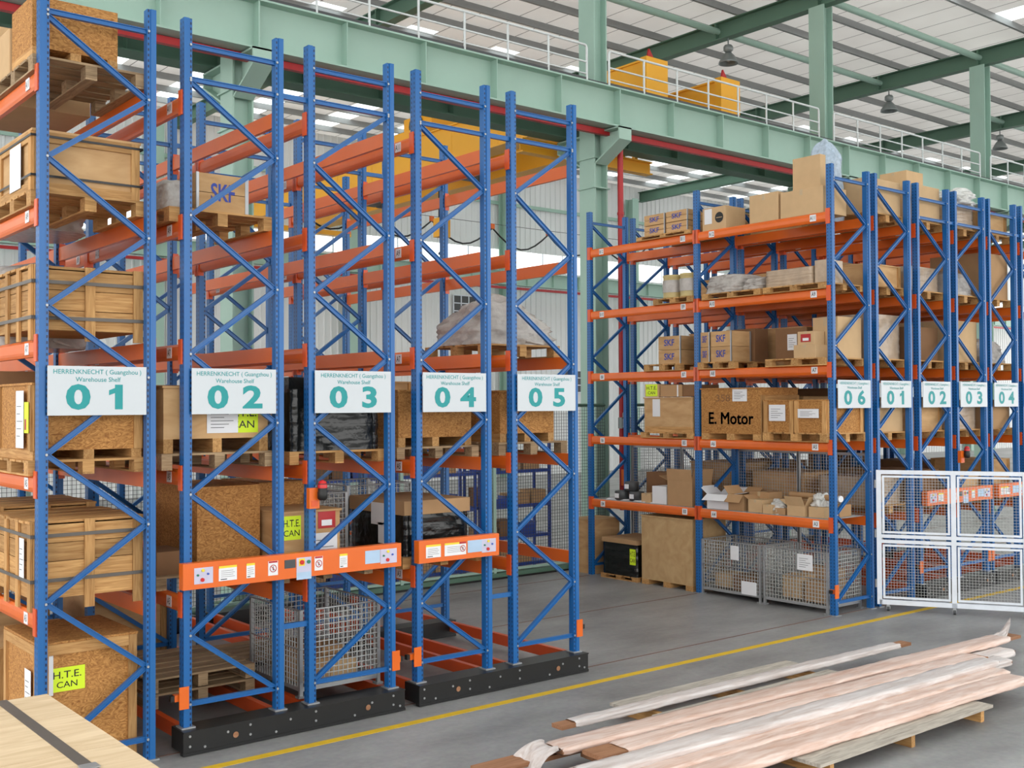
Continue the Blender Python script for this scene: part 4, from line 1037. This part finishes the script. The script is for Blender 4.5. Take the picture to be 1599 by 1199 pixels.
plan = [('owcwoc', (.5, .45, .5, .7, .35, .55)), ('cdodwc', (.6, .5, .55, .55, .4, .6)), ('kcwclw', (.4, .4, .5, .7, .45, .4)), ('doclco', (.6, .6, .5, .45, .8, .4))]
for (nm, xr), (kk, hh) in zip(names, plan):
    for lv in range(1, 6):
        stack(xr, nm, lv, kk[lv], hh[lv], lv+int(xr*3))
DEEP = [(Z2, 'second'), (Z3, 'third'), (Z4, 'fourth')]  # cartons added deep in these racks to block light from behind
for xr, od in DEEP:
    for yy, bn in ((1.45, 'middle'), (2.85, 'far bay')):
        for lv in range(1, 5):
            rr = random.Random(int(xr*100)+lv*7+int(yy*10))
            lb = 'brown carton, %s, %s, %s rack right of sign 06' % (bn, SH[lv], od)
            carton(lb, xr+.06, yy, ZT[lv], .88, 1.0, rr.uniform(.45, .85), rr.choice(['cardboard_dark', 'cardboard']), tape=False, group='loads deep in the right-hand racks')
lump('film_bundle', 'crumpled clear film on top of the third rack right of sign 06', 'film', Z3+.2, .1, ZT[5]+.13+.42, .7, .5, .28, 'crumpled_film', 55, amp=.45, group='crumpled film bundles')
carton('small pale carton on the top load of the second rack right of sign 06', Z2+.2, .3, ZT[5]+.13+.602, .5, .5, .25, 'cardboard_pale')
for k, (xr, nm, lv, hh, yy) in enumerate(((Z1, 'right-hand rack 01', 1, .6, 1.4), (Z1, 'right-hand rack 01', 2, .7, 1.4), (Z1, 'right-hand rack 01', 3, .7, 1.4), (Z1, 'right-hand rack 01', 4, .5, 1.4), (Z1, 'right-hand rack 01', 3, .7, 2.8), (Z1, 'right-hand rack 01', 4, .5, 2.8), (Z1, 'right-hand rack 01', 2, .6, 2.8), (Z1, 'right-hand rack 01', 1, .7, 2.8), (Z1, 'right-hand rack 01', 5, .5, 2.8), (Z1, 'right-hand rack 01', 5, .5, 1.4))):
    sheet_crate('brown crate in the %s of the %s behind rack 06' % ('middle' if yy < 2 else 'far bay', SH[lv]), xr+.05, yy, ZT[lv], .9, 1.05, hh, 'plywood', 'none', group='crates deep in the racks')

# ================================================================== FENCES, GATE, SHELVING
kerb = trim('green painted kerb under the mesh fence')
build('kerb_block', MB().box(-8, 5.98, 0, 12.4, 6.16, .1), 'green_dark', kerb); build('kerb_strip', MB().box(-8, 5.95, 0, 12.4, 5.98, .03), 'black', kerb)
FX = [-.4+2.0*k for k in range(7)]
fn = ['at the far left, behind the leftmost rack', 'second from the left', 'third from the left', 'fourth from the left', 'fifth from the left', 'in the open aisle left of the green column']
for k in range(6):
    a, b = FX[k], FX[k+1]
    if k == 5: b = 12.4
    t = thing('mesh_fence', 'green-framed wire mesh fence panel %s' % fn[k], 'fence', (a, 6.07, .1), 0, 'mesh fence panels')
    W = b-a
    build('fence_post', MB().box(-.03, -.03, 0, .03, .03, 3.05), 'green_steel', t)
    build('top_rail', MB().tube([(.03, 0, 3.02), (W-.03, 0, 3.02)], .03, 8), 'green_dark', t)
    build('bottom_rail', MB().box(.03, -.02, .02, W-.03, .02, .06), 'green_steel', t)
    o = put('mesh_panel', wire_panel(W-.06, 2.9, .06, .0028, 'dark_grey'), t, (.03, 0, .08)); o['kind'] = 'stuff'
t = thing('mesh_fence', 'green-railed mesh fence right of the tall green column', 'fence', (13.2, 6.07, 0), 0, 'mesh fence panels')
build('top_rail', MB().tube([(0, 0, 3.12), (5.0, 0, 3.12)], .03, 8), 'green_dark', t)
for q in range(3): build('fence_post', MB().box(2.5*q-.03, -.03, 0, 2.5*q+.03, .03, 3.1), 'green_steel', t)
for q in range(2): o = put('mesh_panel', wire_panel(2.44, 2.95, .06, .0028, 'dark_grey'), t, (2.5*q+.03, 0, .1)); o['kind'] = 'stuff'
# grey mesh partition between rack 06 and the next rack
for k in range(4):
    t = thing('mesh_partition', 'grey framed wire mesh partition behind rack 06, %s' % ['nearest panel', 'second panel from the end frame', 'third panel from the end frame', 'farthest panel'][k], 'partition', (12.275, .16+1.27*k, 0), math.pi/2, 'mesh partition panels')
    W = 1.25
    for xx in (0, W): build('partition_post', MB().box(xx-.02, -.02, 0, xx+.02, .02, 2.36), 'steel_grey', t)
    build('partition_rail', MB().box(.02, -.018, 2.32, W-.02, .018, 2.36), 'steel_grey', t); build('partition_rail', MB().box(.02, -.018, .06, W-.02, .018, .1), 'steel_grey', t)
    o = put('mesh_panel', wire_panel(W-.04, 2.22, .05, .0026, 'wire'), t, (.02, 0, .1)); o['kind'] = 'stuff'
# white gate standing open across the right aisle
gate = thing('mesh_gate', 'white framed wire mesh gate on castors at the right', 'gate', (12.13, -.14, 0), math.atan2(-.863, .505))
GW = [0, 1.05, 2.02, 2.98]
def gp(name, *a): return build(name, MB().box(*a), 'white_steel', gate)
gp('top_rail', 0, -.025, 2.06, GW[-1], .025, 2.12); gp('bottom_rail', 0, -.03, .1, GW[-1], .03, .17)
for i, g in enumerate(GW): gp('gate_post', g-.035, -.03, .1, g+.035, .03, 2.12)
for i in range(3):
    a, b = GW[i]+.05, GW[i+1]-.05
    gp('mid_rail', a-.015, -.024, 1.02, b+.015, .024, 1.07); gp('mid_rail', a-.015, -.024, 1.1, b+.015, .024, 1.15)
    for z0, z1 in ((.19, 1.0), (1.17, 2.04)):
        fr = MB(); e = .03
        fr.box(a, -.02, z0, b, .02, z0+e); fr.box(a, -.02, z1-e, b, .02, z1); fr.box(a, -.02, z0+e, a+e, .02, z1-e); fr.box(b-e, -.02, z0+e, b, .02, z1-e)
        f_ = build('infill_frame', fr, 'white_steel', gate)
        o = put('mesh_panel', wire_panel(b-a-.06, z1-z0-.06, .042, .0022, 'wire'), f_, (a+.03, 0, z0+.03)); o['kind'] = 'stuff'
for s_ in (.12, 1.05, 2.0, 2.9):
    c_ = build('castor', MB().box(-.02, -.03, .06, .02, .03, .1).box(-.03, -.012, .03, -.022, .012, .08).box(.022, -.012, .03, .03, .012, .08), 'steel_grey', gate, (s_, 0, 0))
    build('wheel', MB().tube([(-.018, 0, .042), (.018, 0, .042)], .042, 14), 'dark_grey', c_)
for z_ in (.35, 1.1, 1.85): build('hinge', MB().tube([(-.05, 0, z_), (-.05, 0, z_+.12)], .018, 8), 'steel_grey', gate)

# blue shelving behind the fence
def shelf_unit(x0, label, seed):
    rnd = random.Random(seed)
    t = thing('shelving_unit', label, 'shelving', (x0, 6.45, 0), 0, 'blue shelving behind the fence')
    W, D, H = 1.75, .5, 2.4
    for xx in (0, W-.05):
        for yy in (0, D-.04): build('shelf_post', MB().box(xx, yy, 0, xx+.05, yy+.04, H), 'blue_bin', t)
    for z in (.1, .62, 1.2, 1.85):
        build('shelf', MB().box(.05, 0, z, W-.05, D, z+.06), 'blue_bin', t)
    return t
su = [(4.95+1.0, 'blue shelving unit behind the fence, leftmost'), (7.75, 'blue shelving unit behind the fence, second from left'), (9.55, 'blue shelving unit behind the fence, third from left')]
for k, (x0, lb) in enumerate(su):
    shelf_unit(x0, lb, k)
    rnd = random.Random(40+k)
    for li, z in enumerate((.16, .68, 1.26, 1.91)):
        x = x0+.08; q = 0
        while x < x0+1.35:
            w_ = rnd.uniform(.3, .5); h_ = rnd.uniform(.18, .38)
            lab = '%s, %s shelf of %s fence shelving, %s' % ('%s', ['bottom', 'lower', 'upper', 'top'][li], ['left', 'middle', 'right'][k], ['left end', 'second from left', 'third from left', 'right end', 'far right end'][q])
            if (li+q+k) % 4 == 1:
                t = thing('blue_bin', lab % 'blue plastic bin', 'bin', (x+w_/2, 6.68, z), 0, 'blue bins')
                mb = MB(); a = w_*.46; mb.extrude([(-a, 0), (a, 0), (a*1.08, h_*.7), (a*1.02, h_*.7), (a*.94, .02), (-a*.94, .02), (-a*1.02, h_*.7), (-a*1.08, h_*.7)], -.19, .19, 'y')
                build('bin_shell', mb, 'blue_bin', t); build('bin_front', MB().box(-a, -.2, 0, a, -.19, h_*.55), 'blue_bin', t)
            else:
                carton(lab % rnd.choice(['tan carton', 'brown carton']), x, 6.5, z, w_*.95, .38, h_, rnd.choice(['cardboard', 'cardboard_dark', 'cardboard']), group='cartons on the fence shelving', tape=False)
            x += w_+.04; q += 1
# switch boxes on the column beside rack 06
sb = thing('switch_box', 'grey electrical box on the green column behind rack 06', 'electrical box', (13.06, 6.2, 2.65))
build('box_body', MB().box(-.14, -.06, 0, .14, .05, .22), 'lamp_grey', sb); build('cover_plate', MB().box(-.12, -.068, .02, .12, -.06, .2), 'white_steel', sb); build('conduit', MB().tube([(-.05, 0, .22), (-.05, 0, .3), (.02, 0, .36), (.1, .02, .36)], .012, 6), 'wire', sb)
ob = thing('alarm_box', 'small orange box on the green column behind rack 06', 'alarm box', (13.08, 6.2, 1.5))
build('box_body', MB().box(-.08, -.05, 0, .08, .05, .32), 'orange', ob); build('cover_plate', MB().box(-.06, -.056, .04, .06, -.05, .26), 'orange_dark', ob)

# ================================================================== CRANE, LAMPS
cr = thing('overhead_crane', 'yellow double-girder overhead crane spanning the far hall', 'crane', (0, 0, 0))
for k, xg in enumerate((14.6, 17.06)):
    g = build('box_girder', MB().box(xg, 7.15, 9.72, xg+.55, 26.9, 10.62).box(xg-.05, 7.15, 10.6, xg+.6, 26.9, 10.64).box(xg-.05, 7.15, 9.69, xg+.6, 26.9, 9.72), 'crane_yellow', cr)
    build('end_plate', MB().box(xg-.06, 6.95, 9.66, xg+.61, 7.14, 10.68), 'crane_yellow', g)
    build('end_buffer', MB().extrude([(xg+.08, 10.68), (xg+.3, 10.68), (xg+.14, 10.9)], 7.05, 7.1, 'y'), 'red', g)
    build('trolley_rail', MB().box(xg+.24, 7.2, 10.64, xg+.31, 26.8, 10.72), 'dark_grey', g)
    for q in range(9): build('diaphragm_seam', MB().box(xg-.006, 8.2+2*q, 9.75, xg, 8.24+2*q, 10.58), 'crane_yellow', g)
for y0, y1 in ((7.3, 7.6), (26.6, 26.95)): build('end_carriage', MB().box(13.3, y0, 9.52, 18.9, y1, 9.70), 'crane_yellow', cr)
pf = build('service_platform', MB().box(11.75, 7.88, 8.38, 15.6, 7.9, 8.62).box(11.75, 7.8, 8.36, 15.6, 8.02, 8.39).box(11.75, 7.8, 8.62, 15.6, 8.02, 8.65), 'crane_yellow', cr)
for xx in (14.7, 15.1): build('hanger', MB().box(xx, 7.86, 8.64, xx+.08, 7.96, 9.7), 'crane_yellow', pf)
tr = build('trolley', MB().box(14.75, 15.6, 10.73, 17.5, 17.8, 10.95).box(15.2, 16.0, 10.95, 17.0, 17.4, 11.5), 'crane_yellow', cr)
build('rope_drum', MB().tube([(15.1, 16.7, 11.2), (17.2, 16.7, 11.2)], .3, 14), 'dark_grey', tr)
for xx in (15.95, 16.15): build('hoist_rope', MB().tube([(xx, 16.7, 8.6), (xx, 16.7, 10.8)], .02, 6), 'black', tr)
hk = build('hook_block', MB().box(15.85, 16.55, 8.05, 16.25, 16.85, 8.6), 'crane_yellow', tr)
build('hook', MB().tube([(16.05, 16.7, 8.05), (16.05, 16.7, 7.8), (16.2, 16.7, 7.68), (16.12, 16.7, 7.52), (15.95, 16.7, 7.58)], .05, 8), 'dark_grey', hk)
for q in range(3): build('drive_motor', MB().tube([(15.6, 9.5+5*q, 9.4), (15.9, 9.5+5*q, 9.4)], .14, 12).box(15.2, 9.35+5*q, 9.3, 15.6, 9.65+5*q, 9.7), 'dark_grey' if q else 'crane_yellow', cr)
fc = thing('festoon_cable', 'black festoon cable hanging in loops from orange clips on the far wall', 'cable', (0, 25.0, 10.25))
pts = []
for k in range(7):
    x = 15.6+2.95*k
    build('cable_clip', MB().box(x-.08, -.05, -.08, x+.08, .05, .12), 'orange', fc)
    for q in range(8): u = q/8; pts.append((x+2.95*u, 0, -.05-.75*math.sin(math.pi*u)))
build('cable_run', MB().tube(pts, .035, 6), 'black', fc)
build('support_wire', MB().tube([(14, 0, .12), (37, 0, .12)], .012, 5), 'dark_grey', fc)
ln = ['nearest the yellow crane', 'second from the left', 'third from the left, far right', 'farthest']
for k, (lx, ly) in enumerate(((COLX[3], 9.66), (COLX[4], 9.7), (COLX[5], 10.1))):
    t = thing('high_bay_lamp', 'grey bell-shaped high-bay lamp under the roof rafter, %s' % ln[k], 'lamp', (lx, ly, 12.31), 0, 'high-bay lamps')
    build('gear_box', MB().lathe([(0, .5), (.1, .5), (.13, .46), (.13, .36), (.07, .3), (0, .3)], 14), 'lamp_grey', t)
    build('hanger', MB().tube([(0, 0, .48), (0, 0, .7)], .02, 6), 'lamp_grey', t)
    build('lamp_shade', MB().lathe([(.05, .3), (.09, .29), (.17, .2), (.25, .06), (.27, 0), (.26, 0), (.24, .055), (.16, .19), (.08, .275)], 22), 'lamp_grey', t)
    build('bulb', MB().lathe([(0, .06), (.05, .08), (.06, .14), (.03, .24), (.03, .29)], 12), 'paper', t)

# ================================================================== FOREGROUND
fb = thing('plywood_case', 'large strapped pale plywood case in the bottom left corner', 'crate', (-1.47, -4.6, 0))
fw_, z1 = .64, 1.5
for a, b in ((1.52, 1.0), (.995, .33), (.325, -.6), (-.605, -1.5)):
    build('top_board', MB().box(-fw_, b, z1-.02, fw_, a, z1), 'pale_plywood', fb)
build('side_board', MB().box(fw_-.02, -1.5, 0, fw_, 1.52, z1-.021), 'pale_plywood', fb); build('side_board', MB().box(-fw_, -1.5, 0, -fw_+.02, 1.52, z1-.021), 'pale_plywood', fb)
build('end_board', MB().box(-fw_+.02, 1.5, 0, fw_-.02, 1.52, z1-.021), 'pale_plywood', fb); build('end_board', MB().box(-fw_+.02, -1.5, 0, fw_-.02, -1.48, z1-.021), 'pale_plywood', fb)
sm_ = MB(); sm_.box(.365, -1.505, z1, .425, 1.525, z1+.003); sm_.box(.365, 1.52, 0, .425, 1.525, z1)
st_ = build('strap', sm_, 'strap', fb)
build('strap_buckle', MB().box(.355, .02, z1+.003, .435, .09, z1+.01), 'steel_grey', st_)
# timber pallet
tp = thing('long_pallet', 'weathered wide pallet on the floor under the wrapped timber', 'pallet', (6.42, -2.88, 0))
for i, yy in enumerate((-1.13, -.56, 0, .56, 1.14)):
    build('deck_board', MB().box(-1.42, yy-(.12 if i == 0 else .1), .12, 1.42, yy+(.16 if i == 0 else .1), .15), 'grey_plank', tp)
for xx in (-1.22, .03, 1.27):
    build('stringer', MB().box(xx-.03, -1.22, .0, xx+.03, 1.22, .12), 'plank_y', tp)
def film_sleeve(parent, L, w, h, t0, t1, mat, seed):
    """loose film round a plank, from t0 to t1 of its length, flat, bunched and wrinkled"""
    n = 20; m = 110; vs = []
    for j in range(m+1):
        u = t0+(t1-t0)*j/m
        e = .86 if j in (0, m) else 1.0
        for i in range(n):
            a = 2*math.pi*i/n; ca, sa = math.cos(a), math.sin(a)
            k = (abs(ca)**8+abs(sa)**8)**(-.125)
            big = mnoise.noise(Vector((u*L*.9+seed*9, ca*1.3, sa*1.3)))
            fine = abs(mnoise.noise(Vector((u*L*3.5+seed*5, ca*4, sa*4))))
            crk = abs(mnoise.noise(Vector((u*L*9+ca*3+seed*3, ca*7, sa*7))))
            yy = ca*k*w/2*(1.03+.16*big+.08*fine)*e
            zz = h/2+sa*k*h/2*(1.05+.4*max(0, big)+.45*fine+.4*crk)*e
            vs.append((u*L, yy, max(-.004, zz)))
    fs = [(j*n+i, j*n+(i+1) % n, (j+1)*n+(i+1) % n, (j+1)*n+i) for j in range(m) for i in range(n)]
    mb = MB(); mb.add(vs, fs, 0, True); build('film_sleeve', mb, mat, parent)
planks = [  # start, end, base z, width, thickness, film from/to, film, label
    ((3.98, -2.0), (9.62, -2.1), .155, .17, .05, .03, .96, 'timber_film_white', 'rearmost wrapped plank of the timber pile with bare brown end'),
    ((2.68, -2.52), (11.05, -2.72), .155, .25, .05, .13, .97, 'timber_film', 'longest plank of the timber pile, bare brown end at left'),
    ((3.36, -2.66), (10.4, -2.9), .23, .27, .05, .0, 1.0, 'timber_film', 'upper wrapped plank of the timber pile with hanging white film tail'),
    ((3.6, -2.84), (10.1, -3.12), .155, .25, .06, .02, 1.0, 'timber_film_white', 'wrapped plank in the middle of the timber pile, brown end uncovered'),
    ((3.5, -2.98), (9.3, -3.2), .225, .27, .05, .05, .99, 'timber_film', 'wide pinkish wrapped plank on top of the timber pile'),
    ((2.8, -3.12), (9.6, -3.34), .155, .24, .06, .0, 1.0, 'timber_film_white', 'low white wrapped plank beside the wide pinkish one'),
    ((3.0, -3.27), (9.15, -3.42), .225, .24, .055, .02, 1.0, 'timber_film_white', 'upper white wrapped plank near the front of the timber pile'),
    ((2.6, -3.42), (8.95, -3.6), .155, .26, .07, .0, 1.01, 'timber_film', 'pinkish wrapped plank behind the frontmost one'),
    ((2.5, -3.7), (8.85, -3.84), .155, .27, .06, .0, 1.01, 'timber_film', 'frontmost wrapped plank of the timber pile'),
]
for k, (a, b, z_, w_, h_, f0, f1, fm, lb) in enumerate(planks):
    L = math.hypot(b[0]-a[0], b[1]-a[1])
    t = thing('wrapped_plank', lb, 'plank', (a[0], a[1], z_), math.atan2(b[1]-a[1], b[0]-a[0]), 'wrapped planks on the long pallet')
    build('board', MB().box(0, -w_/2+.012, .006, L, w_/2-.012, h_-.008), 'brown_board', t)
    film_sleeve(t, L, w_, h_, f0, f1, fm, k+1)
    if k in (1, 2):
        # loose end of the film: a folded sheet drooping over the end (k = 2) or a twisted tip (k = 1)
        m_ = MB(); nu, nv = 16, 10; vs = []
        for i in range(nu+1):
            p = i/nu
            if k == 2: cx, cz, wd = -.02-.42*p+.12*p*p, .055+.05*math.sin(p*2.6)-.27*p**1.7, .3+.12*p
            else: cx, cz, wd = L*f1-.12+.3*p, .05+.02*p+.16*p**3, .2*(1-p)**.8+.012
            for j in range(nv+1):
                q = j/nv-.5
                fold = .028*math.sin(q*19+p*4)*(.4+p)+.03*mnoise.noise(Vector((p*4, q*7, k*3.1)))
                vs.append((cx+fold, q*wd+.05*p*(1 if k == 2 else 0), max(cz+fold*.8, -z_+.004)))
        m_.add(vs, [(i*(nv+1)+j, i*(nv+1)+j+1, (i+1)*(nv+1)+j+1, (i+1)*(nv+1)+j) for i in range(nu) for j in range(nv)], 0, True)
        build('film_tail', m_, 'timber_film_white', t)
